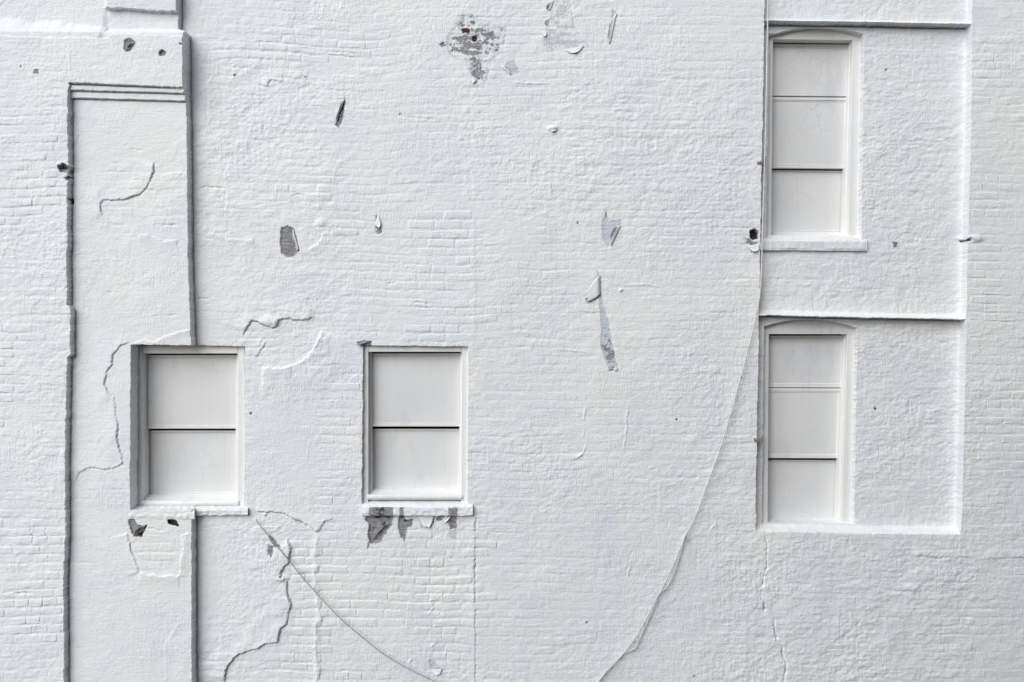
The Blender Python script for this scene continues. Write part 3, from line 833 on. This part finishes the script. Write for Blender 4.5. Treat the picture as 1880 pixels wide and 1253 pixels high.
# ---- cut the sheet into its parts
ci = np.arange(NC - 1)[None, :]; ri = np.arange(NR - 1)[:, None]
def cge(name, q=0): return ci >= cidx[name] + q
def rge(name, q=0): return ri >= ridx[name] + q
deep = (WIN > 0.99)
hole = deep[:-1, :-1] & deep[1:, :-1] & deep[:-1, 1:] & deep[1:, 1:]
in_bay = cge("bayl") & ~cge("bayr", 3) & ~rge("lip", 3)
in_pier = (~cge("pier", 3)) | (~cge("panel", 3) & ~rge("c3", 3))
in_panel = ~in_pier & ~cge("panel", 3)
region = np.zeros((NR - 1, NC - 1), np.int8)
region[np.broadcast_to(in_panel, region.shape)] = 2
region[np.broadcast_to(in_pier, region.shape)] = 1
region[np.broadcast_to(in_bay, region.shape)] = 3

vid = np.arange(NR * NC).reshape(NR, NC)
quads = np.stack([vid[1:, :-1], vid[1:, 1:], vid[:-1, 1:], vid[:-1, :-1]], axis=-1)
def sheet_part(name, mask):
    F = quads[mask & ~hole]
    used, inv = np.unique(F.ravel(), return_inverse=True)
    me = mesh_np(P3[used], inv.reshape(-1, 4))
    hq = -P3[F][:, :, 1]                                   # arrises stay sharp where the masonry steps back
    me.polygons.foreach_set("use_smooth", (hq.max(1) - hq.min(1)) < 0.011)
    ca = me.color_attributes.new("wear", 'FLOAT_COLOR', 'POINT')
    w = WEAR.reshape(-1, 4)[used].copy()
    ca.data.foreach_set("color", w.ravel())
    return link(name, me, M_WALL, building)
wall = sheet_part("wall", region == 0)
pier_o = sheet_part("brick_pier", region == 1)
pier_o["label"] = "stepped brick pier with corbelled cap at the left edge"
panel_o = sheet_part("plaster_panel", region == 2)
panel_o["label"] = "tall flat plastered panel beside the brick pier"
bay_o = sheet_part("window_bay", region == 3)
bay_o["label"] = "recessed bay with two stacked arched windows on the right"

# ---- the three hundred bricks that show best, each a piece of its own laid on its bed
flat = BR * (1 - WIN)
ok = (U > -10) & (U < 1890) & (V > -10) & (V < 1263) & (inb < 0.5)
key = (rowk.astype(np.int64) + 200) * 100000 + (colk.astype(np.int64) + 200) * 10 + (split & (fu >= BL / 2))
kk = key[ok]
uq, inv = np.unique(kk, return_inverse=True)
cnt = np.bincount(inv); sb = np.bincount(inv, flat[ok]); su = np.bincount(inv, U[ok]); sv = np.bincount(inv, V[ok])
sw = np.bincount(inv, WEAR[..., :3].max(-1)[ok]); sh = np.bincount(inv, (pier * np.ones_like(U))[ok])
hmin = np.full(len(uq), 9.0); hmax = np.full(len(uq), -9.0)
big = (Hf - D)[ok]
np.minimum.at(hmin, inv, big); np.maximum.at(hmax, inv, big)
area_ok = cnt > 120
score = sb / cnt - 5 * (sw / cnt > 0.15) - 5 * ((hmax - hmin) > 0.012) - 5 * (~area_ok)
order = np.argsort(-score)[:900]
def sample_h(u, v):
    c = np.clip(np.searchsorted(U[NR // 2], u), 1, NC - 1); r = np.clip(np.searchsorted(V[:, NC // 2], v), 1, NR - 1)
    return Hf[r, c]
brick_count = 0
for k in order:
    if score[k] < 0.15 or brick_count >= 300: break
    sel = np.nonzero(inv == k)[0]
    uu = U[ok][sel]; vv = V[ok][sel]
    u0, u1 = np.percentile(uu, 3), np.percentile(uu, 97); v0, v1 = np.percentile(vv, 6), np.percentile(vv, 94)
    if u1 - u0 < 14 or v1 - v0 < 8: continue
    # slope of the course
    A = np.polyfit(uu, vv, 1)[0] if len(uu) > 30 else 0.0
    A = float(np.clip(A, -0.06, 0.08))
    span = (v1 - v0) - abs(A) * (u1 - u0)
    span = max(span, 9.0)
    um, vm = uu.mean(), vv.mean()
    nu, nv = 14, 7
    su_ = np.array([-0.5, -0.485, -0.455, -0.38, -0.28, -0.17, -0.06, 0.06, 0.17, 0.28, 0.38, 0.455, 0.485, 0.5]) * (u1 - u0)
    sv_ = np.array([-0.5, -0.44, -0.34, 0.0, 0.34, 0.44, 0.5]) * span
    GU, GV = np.meshgrid(su_, sv_)
    rs = np.random.RandomState(int(uq[k]) % 99991)
    GU2 = um + GU + 0.5 * rs.uniform(-1, 1, GU.shape); GV2 = vm + GV + A * GU + 0.35 * rs.uniform(-1, 1, GU.shape)
    hh = np.array([[sample_h(a, b) for a, b in zip(ra, rb)] for ra, rb in zip(GU2, GV2)])
    hs_ = hh.copy()
    hs_[:, 1:-1] = (hh[:, :-2] + 2 * hh[:, 1:-1] + hh[:, 2:]) / 4
    lift = 0.0007 + 0.0006 * rs.uniform(-1, 1)
    edge = np.ones(GU.shape); edge[0, :] = edge[-1, :] = edge[:, 0] = edge[:, -1] = 0
    hs_ = hs_ + np.where(edge > 0, lift, -0.0016)
    VX = np.stack([(GU2 - CU) / PXM, -hs_, ZC - (GV2 - CV) / PXM], -1).reshape(-1, 3)
    ids = np.arange(nu * nv).reshape(nv, nu)
    F = np.stack([ids[1:, :-1], ids[1:, 1:], ids[:-1, 1:], ids[:-1, :-1]], -1).reshape(-1, 4)
    on_pier = sh[k] / cnt[k] > 0.5
    bme = mesh_np(VX, F)
    bme.color_attributes.new("wear", 'FLOAT_COLOR', 'POINT').data.foreach_set("color", np.zeros(len(VX) * 4, np.float32))
    link("brick", bme, M_WALL, pier_o if on_pier else (panel_o if um < 345 else wall))
    brick_count += 1

# ---------------------------------------------------------------- windows
def chamfer_box(quad, h, t, bev=0.003):
    """solid with front face quad (photograph pixels, clockwise from upper left) at depth h, thickness t, chamfered front edges"""
    f = [np.array(pt(a, b, h)) for a, b in quad]
    c = sum(f) / 4
    ring0 = [p + np.array([0, t, 0]) for p in f]
    ring1 = [p + np.array([0, bev, 0]) for p in f]
    ring2 = []
    for p in f:
        d = p - c; L = np.abs(d)
        ring2.append(p - np.array([math.copysign(min(bev, L[0] * 0.4), d[0]), 0, math.copysign(min(bev, L[2] * 0.4), d[2])]))
    verts = ring0 + ring1 + ring2
    faces = []
    for a, b in ((0, 4), (4, 8)):
        for i in range(4):
            j = (i + 1) % 4
            faces.append((a + i, b + i, b + j, a + j))
    faces.append((8, 11, 10, 9)); faces.append((0, 1, 2, 3))
    return verts, faces

def join(parts):
    V_, F_ = [], []
    for v, f in parts:
        o = len(V_); V_ += list(v); F_ += [tuple(i + o for i in q) for q in f]
    return V_, F_

def box_part(name, quad, h, t, mat, parent, bev=0.003):
    v, f = chamfer_box(quad, h, t, bev)
    return link(name, mesh_from(v, f), mat, parent)

def rect(u0, v0, u1, v1): return [(u0, v0), (u1, v0), (u1, v1), (u0, v1)]

def inset(q, l, t, r, b):
    (a, b0), (c, d), (e, f), (g_, h_) = q
    return [(a + l, b0 + t), (c - r, d + t), (e - r, f - b), (g_ + l, h_ - b)]

def sash(window, quad, h, l=6, t=6, r=6, b=7, thick=0.03):
    """moulded surround and a painted panel set back in it"""
    q2 = inset(quad, l, t, r, b)
    L = [quad[0], q2[0], q2[3], quad[3]]; T = [quad[0], quad[1], q2[1], q2[0]]; R = [q2[1], quad[1], quad[2], q2[2]]; B = [q2[3], q2[2], quad[2], quad[3]]
    # one ring: outer edge, flat, bevel down to the panel
    rings = []
    q1 = inset(quad, l * 0.55, t * 0.55, r * 0.55, b * 0.6)
    seq = [(quad, h, thick), (quad, h, 0.002), (inset(quad, 0.6, 0.6, 0.6, 0.6), h, 0.0), (q1, h, 0.0), (inset(quad, l * 0.62, t * 0.62, r * 0.62, b * 0.66), h, 0.008), (inset(quad, l * 0.8, t * 0.8, r * 0.8, b * 0.82), h, 0.003), (q2, h, 0.009), (q2, h, thick)]
    for q, hh, back in seq:
        rings.append([np.array(pt(a, c, hh)) + np.array([0, back, 0]) for a, c in q])
    verts = [p for ring in rings for p in ring]
    faces = []
    for k in range(len(rings) - 1):
        for i in range(4):
            j = (i + 1) % 4
            faces.append((k * 4 + i, k * 4 + j, k * 4 + 4 + j, k * 4 + 4 + i)[::-1])
    link("sash_frame", mesh_from(verts, faces), M_FRAME, window)
    # panel: slightly uneven sheet
    n, m = 15, 13
    P = [np.array(pt(a, c, h)) + np.array([0, 0.0075, 0]) for a, c in inset(quad, l - 1, t - 1, r - 1, b - 1)]
    rs = np.random.RandomState(int(abs(quad[0][0] * 7 + quad[0][1])))
    ph = rs.uniform(0, 50, 2)
    vs = []
    for j in range(m):
        for i in range(n):
            s, t_ = i / (n - 1), j / (m - 1)
            p = (P[0] * (1 - s) + P[1] * s) * (1 - t_) + (P[3] * (1 - s) + P[2] * s) * t_
            edge_ = min(s, 1 - s, t_, 1 - t_)
            bow = 0.0035 * float(vnoise(np.array([s * 2.3 + ph[0]]), np.array([t_ * 2.1 + ph[1]]), 301)[0]) * min(1, edge_ * 8)
            vs.append(p + np.array([0, bow, 0]))
    fs = [(j * n + i, (j + 1) * n + i, (j + 1) * n + i + 1, j * n + i + 1) for j in range(m - 1) for i in range(n - 1)]
    link("panel", mesh_from(vs, fs, True), M_PANEL, window)

def rough_bar(name, u0, u1, prof, mat, parent, seed, amp=0.003, vshift=lambda u: 0.0, n=None, ends=0.0):
    """bar along the wall with a cross-section prof of (v pixel, depth) points, uneven along its length"""
    n = n or max(8, int((u1 - u0) / 3))
    us = np.linspace(u0, u1, n)
    verts = []; m = len(prof)
    for i, u in enumerate(us):
        for j, (v, h) in enumerate(prof):
            a = 0.5 if (j == 0 or j == m - 1) else 1.0
            dv = a * amp * PXM * float(vnoise(np.array([u / 7.0 + 3 * j]), np.array([j * 5.1]), seed)[0]) * 0.6
            dh = a * amp * (float(vnoise(np.array([u / 6.0 + 9]), np.array([j * 3.3]), seed + 1)[0]) + 0.6 * float(vnoise(np.array([u / 25.0]), np.array([j * 2.3]), seed + 2)[0]))
            verts.append(pt(u, v + vshift(u) + dv, h + dh))
    faces = [(i * m + j, i * m + j + 1, (i + 1) * m + j + 1, (i + 1) * m + j) for i in range(n - 1) for j in range(m - 1)]
    faces.append(tuple(range(m))[::-1]); faces.append(tuple((n - 1) * m + j for j in range(m)))
    me = mesh_from(verts, faces, name != "stone_sill")
    return link(name, me, mat, parent)

def add_wear(o, patches):
    """bared areas on a sill: (u0, u1, chan) in metres along the bar are stored as the same wear attribute the wall uses"""
    me = o.data
    ca = me.color_attributes.new("wear", 'FLOAT_COLOR', 'POINT')
    w = np.zeros((len(me.vertices), 4), np.float32)
    co = np.empty(len(me.vertices) * 3, np.float32); me.vertices.foreach_get("co", co); co = co.reshape(-1, 3)
    for (x0, x1, y_in, y_out, chan) in patches:
        d = np.minimum(co[:, 0] - x0, x1 - co[:, 0])
        val = np.clip(0.5 + d / 0.06, 0, 0.9) if chan < 3 else np.clip(0.40 + d / 0.5, 0, 0.54)
        front = (-co[:, 1] > y_in)
        w[:, chan] = np.maximum(w[:, chan], val * front)
    ca.data.foreach_set("color", w.ravel())

# --- the two square-headed windows
HF = -0.030      # front of the timber frame
def square_window(label, L, R_, T, B, il, ir, it, ib, up, lo):
    w = empty("window", (0, 0, 0), building); w["label"] = label
    (lu0, lu1) = L; (ru0, ru1) = R_
    box_part("jamb", [(lu0, T - 4), (il[0], T - 4), (il[1], B), (lu1, B)], HF, 0.11, M_FRAME, w)
    box_part("jamb", [(ir[0], T - 4), (ru0, T - 4), (ru1, B), (ir[1], B)], HF, 0.11, M_FRAME, w)
    box_part("head", [(il[0] + 0.3, T - 5), (ir[0] - 0.3, T - 5), (ir[0] - 0.3, it), (il[0] + 0.3, it)], HF - 0.002, 0.11, M_FRAME, w)
    # inner stop beads
    hs2 = HF - 0.052
    box_part("stop_bead", [(il[0] - 4, it - 6), (il[0] + 5.5, it - 6), (il[1] + 6.5, ib), (il[1] - 4, ib)], hs2, 0.05, M_FRAME, w, 0.002)
    box_part("stop_bead", [(ir[0] - 3, it - 6), (ir[0] + 4, it - 6), (ir[1] + 4, ib), (ir[1] - 4.5, ib)], hs2, 0.05, M_FRAME, w, 0.002)
    sash(w, up, HF - 0.074, 6, 7, 6, 7)  # hangs low: near-black slot above it stands in for head shade
    sash(w, lo, HF - 0.112, 4, 5, 5, 8)
    # timber sill
    rough_bar("timber_sill", il[1] - 3, ir[1] + 3, [(ib - 6, -0.160), (ib - 5, -0.118), (ib - 2, -0.112), (ib - 0.5, -0.080), (ib + 4, -0.066), (ib + 5, -0.040), (ib + 6, -0.024), (ib + 14, -0.022), (ib + 15.5, -0.06)],
              M_FRAME, w, int(lu0), 0.0012)
    box_part("backing", rect(lu0 - 4, T - 8, ru0 + 4, B + 6), -0.270, 0.02, M_DARK, w)
    return w

w1 = square_window("boarded two-part sash window cut into the plaster panel on the left", (246, 246), (449, 449), 640, 934, (261, 261), (437, 436), 649.5, 914,
                   [(266, 652.3), (438, 652.0), (437, 787.5), (267, 787.5)], [(268, 791), (437, 791), (437, 912), (268, 912)])
w2 = square_window("boarded two-part sash window above peeled grey patches in the middle", (663, 663), (860, 859), 637, 932, (676, 676), (848, 846.5), 646.5, 903,
                   [(680, 649.2), (849, 648.8), (847, 783.5), (681, 783.5)], [(682, 788), (847, 788), (846, 902), (682, 902)])
# masonry sills
s1 = rough_bar("stone_sill", 237, 357, [(919, -0.14), (925, -0.07), (931, 0.01), (937, 0.066), (940, 0.082), (943, 0.089), (948, 0.092), (953, 0.089), (955, 0.07)], M_WALL, w1, 811, 0.004)
add_wear(s1, [])
s1b = rough_bar("stone_sill", 356, 455, [(920, -0.13), (927, -0.05), (932.5, 0.014), (934, 0.022), (935, 0.027), (938, 0.030), (942, 0.030), (945, 0.030), (946.5, 0.027), (947.3, 0.0), (947.5, -0.03)], M_WALL, w1, 821, 0.004)
add_wear(s1b, [])
s2 = rough_bar("stone_sill", 664.5, 868, [(913, -0.13), (920, -0.055), (926, -0.004), (930.5, 0.016), (932, 0.022), (933.5, 0.025), (938, 0.027), (942, 0.027), (946, 0.027), (947.2, 0.024), (947.8, 0.0), (948, -0.03)], M_WALL, w2, 831, 0.0035)
def mx(u): return pt(u, 0, 0.024)[0]
add_wear(s2, [(mx(684), mx(716), 0.023, 0, 3), (mx(678), mx(722), 0.019, 0, 0), (mx(824), mx(840), 0.019, 0, 0), (mx(734), mx(741), 0.022, 0, 0)])

# --- the two arched windows in the bay
HB = H_BAY - 0.048
def arched_window(label, arch_row, frame, boards, sill_v, seed):
    w = empty("window", (0, 0, 0), building); w["label"] = label
    (lt, lb_), (ilt, ilb), (irt, irb), (rt, rb), (vt, vr, vb) = frame
    box_part("jamb", [(lt - 4, vt), (ilt, vt), (ilb, vb), (lb_ - 4, vb)], HB, 0.12, M_FRAME, w)
    box_part("jamb", [(irt, vt), (rt + 8, vt), (rb + 8, vb), (irb, vb)], HB, 0.12, M_FRAME, w)
    # moulded step along the right jamb
    box_part("stop_bead", [(irt - 6, vr - 4), (irt + 4, vr - 4), (irb + 4, vb), (irb - 9, vb)], HB - 0.045, 0.06, M_FRAME, w, 0.002)
    # arched head board
    n = 20
    top = []; bot = []
    for i in range(n + 1):
        t = i / n
        u = lt - 4 + (rt + 8 - lt + 4) * t
        a = arch_row(nom(u, 0, HB)[0]) - 5
        top.append((u, CV + (a - CV) * DIST / (DIST - HB))); bot.append((u, vr + (2.0 * t if seed == 1 else 0.5 * t)))
    verts = [pt(a, b, HB + 0.002) for a, b in top] + [pt(a, b, HB + 0.002) for a, b in bot] + [np.array(pt(a, b, HB + 0.002)) + np.array([0, 0.11, 0]) for a, b in bot]
    faces = [(i, n + 1 + i, n + 2 + i, i + 1) for i in range(n)] + [(n + 1 + i, 2 * (n + 1) + i, 2 * (n + 1) + i + 1, n + 2 + i) for i in range(n)]
    link("arched_head", mesh_from(verts, faces), M_FRAME, w)
    for q, hh, m in boards:  # top board starts low, its dark slot standing in for shade under the head
        sash(w, q, HB + hh, *m)
    rough_bar("timber_sill", lb_ - 2, rb + 3, sill_v, M_FRAME, w, 900 + seed, 0.0012)
    box_part("backing", rect(lt - 6, vt - 16, rt + 10, vb + 4), -0.285, 0.01, M_DARK, w)
    return w

w3 = arched_window("boarded three-part arched window in the bay, upper of two", ROWS[2][1],
    ((1412, 1407), (1419.5, 1416), (1566, 1557), (1585, 1579), (56, 72, 437)),
    [([(1414, 80.5), (1564, 82.0), (1561, 177.5), (1413, 176)], -0.072, (4, 8, 7, 6)),
     ([(1413, 178.5), (1560, 179.5), (1558, 310), (1412, 308.5)], -0.078, (8, 9, 9, 7)),
     ([(1412, 312.6), (1557.5, 314.0), (1555, 431), (1411, 430)], -0.112, (6, 4, 7, 8))],
    [(429, -0.26), (431.5, -0.20), (433, -0.122), (437, -0.098), (440, -0.09), (443, -0.12)], 1)
w4 = arched_window("boarded three-part arched window in the bay, lower of two", ROWS[9][1],
    ((1403, 1400), (1412, 1409.5), (1556, 1545), (1574, 1567), (600, 613.5, 968)),
    [([(1406, 616.6), (1554, 616.3), (1550, 712.2), (1406, 711.8)], -0.072, (4, 6, 7, 8)),
     ([(1406, 713), (1549, 713.5), (1545, 842), (1405, 841.5)], -0.078, (9, 9, 10, 8)),
     ([(1405, 845), (1545, 845.5), (1543, 961), (1404, 961)], -0.112, (6, 4, 8, 8))],
    [(959.5, -0.26), (961.5, -0.20), (963, -0.132), (968, -0.10), (973, -0.06), (978, -0.05)], 2)
s3 = rough_bar("stone_sill", 1396, 1592, [(434, -0.20), (437, -0.11), (440, -0.062), (443, -0.052), (455, -0.052), (459.5, -0.056), (461, -0.10)], M_WALL, w3, 841, 0.003, lambda u: (u - 1396) * 0.008)
add_wear(s3, [])

# ---------------------------------------------------------------- small iron and paint pieces that belong to the building
def rod(path, r, sides=7, closed_ends=True):
    P = [np.array(p, float) for p in path]
    verts = []; faces = []
    for i, p in enumerate(P):
        d = (P[min(i + 1, len(P) - 1)] - P[max(i - 1, 0)]); d /= np.linalg.norm(d) + 1e-9
        a = np.cross(d, (0, 1, 0)); 
        if np.linalg.norm(a) < 1e-3: a = np.cross(d, (1, 0, 0))
        a /= np.linalg.norm(a); b = np.cross(d, a)
        for k in range(sides):
            t = 2 * math.pi * k / sides
            verts.append(p + r * (math.cos(t) * a + math.sin(t) * b))
    for i in range(len(P) - 1):
        for k in range(sides):
            k2 = (k + 1) % sides
            faces.append((i * sides + k, i * sides + k2, (i + 1) * sides + k2, (i + 1) * sides + k))
    faces.append(tuple(range(sides))[::-1]); faces.append(tuple((len(P) - 1) * sides + k for k in range(sides)))
    return verts, faces

# shutter pintles on the left edge of the bay
for (u, v) in [(1397, 299), (1391, 808)]:
    a = box_ = chamfer_box(rect(u - 1, v - 3.5, u + 9, v + 3.5), 0.006, 0.06, 0.002)
    b = rod([pt(u + 6.5, v - 9, 0.004), pt(u + 6.5, v + 2, 0.004)], 0.010)
    c = chamfer_box(rect(u - 6, v - 2.5, u + 1, v + 1.5), 0.016, 0.02, 0.002)
    link("shutter_hinge", mesh_from(*join([a, b, c])), M_IRON, building)
# stub bolts
for (u, v, h) in [(1643, 449, H_BAY)]:
    v_, f_ = rod([pt(u, v, h - 0.01), pt(u, v, h + 0.02)], 0.011, 8)
    v2, f2 = rod([pt(u - 3, v - 3, h + 0.012), pt(u + 4, v - 3.5, h + 0.012)], 0.006, 6)
    link("wall_bolt", mesh_from(*join([(v_, f_), (v2, f2)])), M_IRON, building)

def flake(base0, base1, tip, h, curl, name="paint_flake", n=9, m=7, th=0.0016, seed=0, turned=False):
    """curled sheet of paint: attached along base0-base1, free end towards tip (photograph pixels), lifting curl metres off the wall"""
    rs = np.random.RandomState(seed + 77)
    b0, b1, tp = np.array(base0, float), np.array(base1, float), np.array(tip, float)
    mid = (b0 + b1) / 2; dirv = tp - mid
    vs = []
    for layer in (0, 1):
        for j in range(m):
            t = j / (m - 1)
            for i in range(n):
                s = i / (n - 1)
                wdt = (1 - 0.75 * t ** 1.3)
                jag = 1 + (0.12 * rs.uniform(-1, 1) if j == m - 1 and layer == 0 else 0)
                base = b0 + (b1 - b0) * (0.5 + (s - 0.5) * wdt)
                ang = t * 1.5
                p = base + dirv * (math.sin(ang) / 1.0) * 0.95 * jag
                lift = curl * (1 - math.cos(ang)) + 0.0035 * math.sin(s * 5 + seed) * t
                vs.append(pt(p[0], p[1], h + 0.004 + lift - (th if layer else 0)))
    if True:
        for j in range(m):      # keep the two faces parallel at the ragged end
            for i in range(n):
                a = np.array(vs[j * n + i]); vs[(m + j) * n + i] = tuple(a + np.array([0, th, 0.0004]))
    faces = []
    for j in range(m - 1):
        for i in range(n - 1):
            a = j * n + i
            faces.append((a, a + 1, a + n + 1, a + n)); o = m * n
            faces.append((o + a, o + a + n, o + a + n + 1, o + a + 1))
    rim = [i for i in range(n)] + [j * n + n - 1 for j in range(1, m)] + [(m - 1) * n + i for i in range(n - 2, -1, -1)] + [j * n for j in range(m - 2, 0, -1)]
    for k in range(len(rim)):
        a, b = rim[k], rim[(k + 1) % len(rim)]
        faces.append((a, m * n + a, m * n + b, b))
    me = mesh_from(vs, faces, True)
    o = link(name, me, [M_UNDER, M_UNDER] if turned else [M_FLAKE, M_UNDER], building)
    nf = (m - 1) * (n - 1)
    for k, p in enumerate(me.polygons):
        if k < 2 * nf and k % 2 == 1: p.material_index = 1
    return o

FL = [  # base0, base1, tip, plane, curl
    ((616, 229), (633, 180), (621, 203), 0, 0.030), ((538, 420), (549, 460), (540, 452), 0, 0.020), ((688, 412), (694, 394), (698, 416), 0, 0.012),
    ((1122, 452), (1140, 415), (1124, 424), 0, 0.030), ((1101, 505), (1102, 543), (1074, 549), 0, 0.009), ((1038, 92), (1072, 84), (1056, 97), 0, 0.014),
    ((920, 124), (938, 138), (930, 122), 0, 0.022), ((1018, 0), (1011, 20), (1003, 12), 0, 0.026), ((1009, 34), (1004, 46), (1000, 41), 0, 0.016),
    ((995, 58), (1004, 58), (1000, 67), 0, 0.020), ((1133, 22), (1120, 82), (1117, 56), 0, 0.018), ((866, 140), (876, 146), (868, 152), 0, 0.018),
    ((1010, 233), (1026, 232), (1016, 242), 0, 0.024), ((680, 998), (716, 962), (700, 972), 0, 0.022), ((770, 948), (797, 946), (784, 969), 0, 0.020),
    ((818, 953), (830, 946), (817, 960), 0, 0.018), ((666, 626), (682, 626), (656, 634), 0, 0.030), ((236, 94), (248, 79), (236, 83), H_PIER, 0.022),
    ((246, 984), (268, 966), (252, 972), H_PANEL, 0.030), ((794, 1230), (812, 1228), (803, 1240), 0, 0.020), ((1372, 452), (1394, 448), (1388, 462), 0, 0.022),
    ((493, 1022), (502, 1026), (500, 1016), 0, 0.014),
]
for k, (a, b, c, h, cu) in enumerate(FL): flake(a, b, c, h, cu * 0.8, seed=k, turned=(k in (13, 16, 17, 18)))

# ---------------------------------------------------------------- cables hanging on the wall
def smooth_path(pts, h_of, n=10):
    P = np.array(pts, float); out = []
    for i in range(len(P) - 1):
        p0, p1, p2, p3 = P[max(i - 1, 0)], P[i], P[i + 1], P[min(i + 2, len(P) - 1)]
        for k in range(n):
            t = k / n
            q = 0.5 * ((2 * p1) + (-p0 + p2) * t + (2 * p0 - 5 * p1 + 4 * p2 - p3) * t * t + (-p0 + 3 * p1 - 3 * p2 + p3) * t ** 3)
            out.append(q)
    out.append(P[-1])
    return [pt(a, b, h_of(a, b)) for a, b in out]

def cable(name, pts, h_of, r, mat, label):
    path = smooth_path(pts, h_of)
    base = Vector(path[-1]); 
    v, f = rod([np.array(p) - np.array(base) for p in path], r, 8)
    o = link(name, mesh_from(v, f, True), mat)
    o.location = base
    o["label"] = label; o["category"] = "cable"
    return o

cable("hanging_cable", [(1411, -260), (1411, -80), (1410, 0), (1408, 120), (1406, 220), (1403, 330), (1400, 420), (1398, 500), (1393, 555), (1375, 635), (1354, 715), (1330, 800), (1302, 880),
      (1276, 950), (1258, 985), (1243, 1022), (1222, 1068), (1205, 1100), (1180, 1148), (1160, 1180), (1138, 1207), (1112, 1235), (1080, 1275), (1040, 1325)],
      lambda a, b: 0.026 if b < 470 else 0.034, 0.0052, M_CABLE, "long white cable hanging from the top of the bay down to the bottom edge")
cable("hanging_cable", [(1262, 978), (1255, 1000), (1246, 1028), (1238, 1052), (1226, 1076), (1212, 1092), (1203, 1112), (1190, 1140), (1178, 1165), (1170, 1184), (1164, 1192), (1150, 1199), (1136, 1207), (1120, 1222), (1092, 1256), (1050, 1310)],
      lambda a, b: 0.022, 0.0040, M_CABLE, "short looping white cable that strays beside the long hanging one")
cable("thin_wire", [(470, 953), (474, 961), (487, 977), (503, 997), (530, 1029), (552, 1056), (575, 1083), (600, 1110), (625, 1136), (660, 1166), (700, 1198), (740, 1223), (780, 1243), (820, 1262), (870, 1285)],
      lambda a, b: 0.030, 0.0034, M_WIRE, "thin grey wire sagging diagonally below the two square windows")

print("bricks", brick_count, "grid", NR, NC)
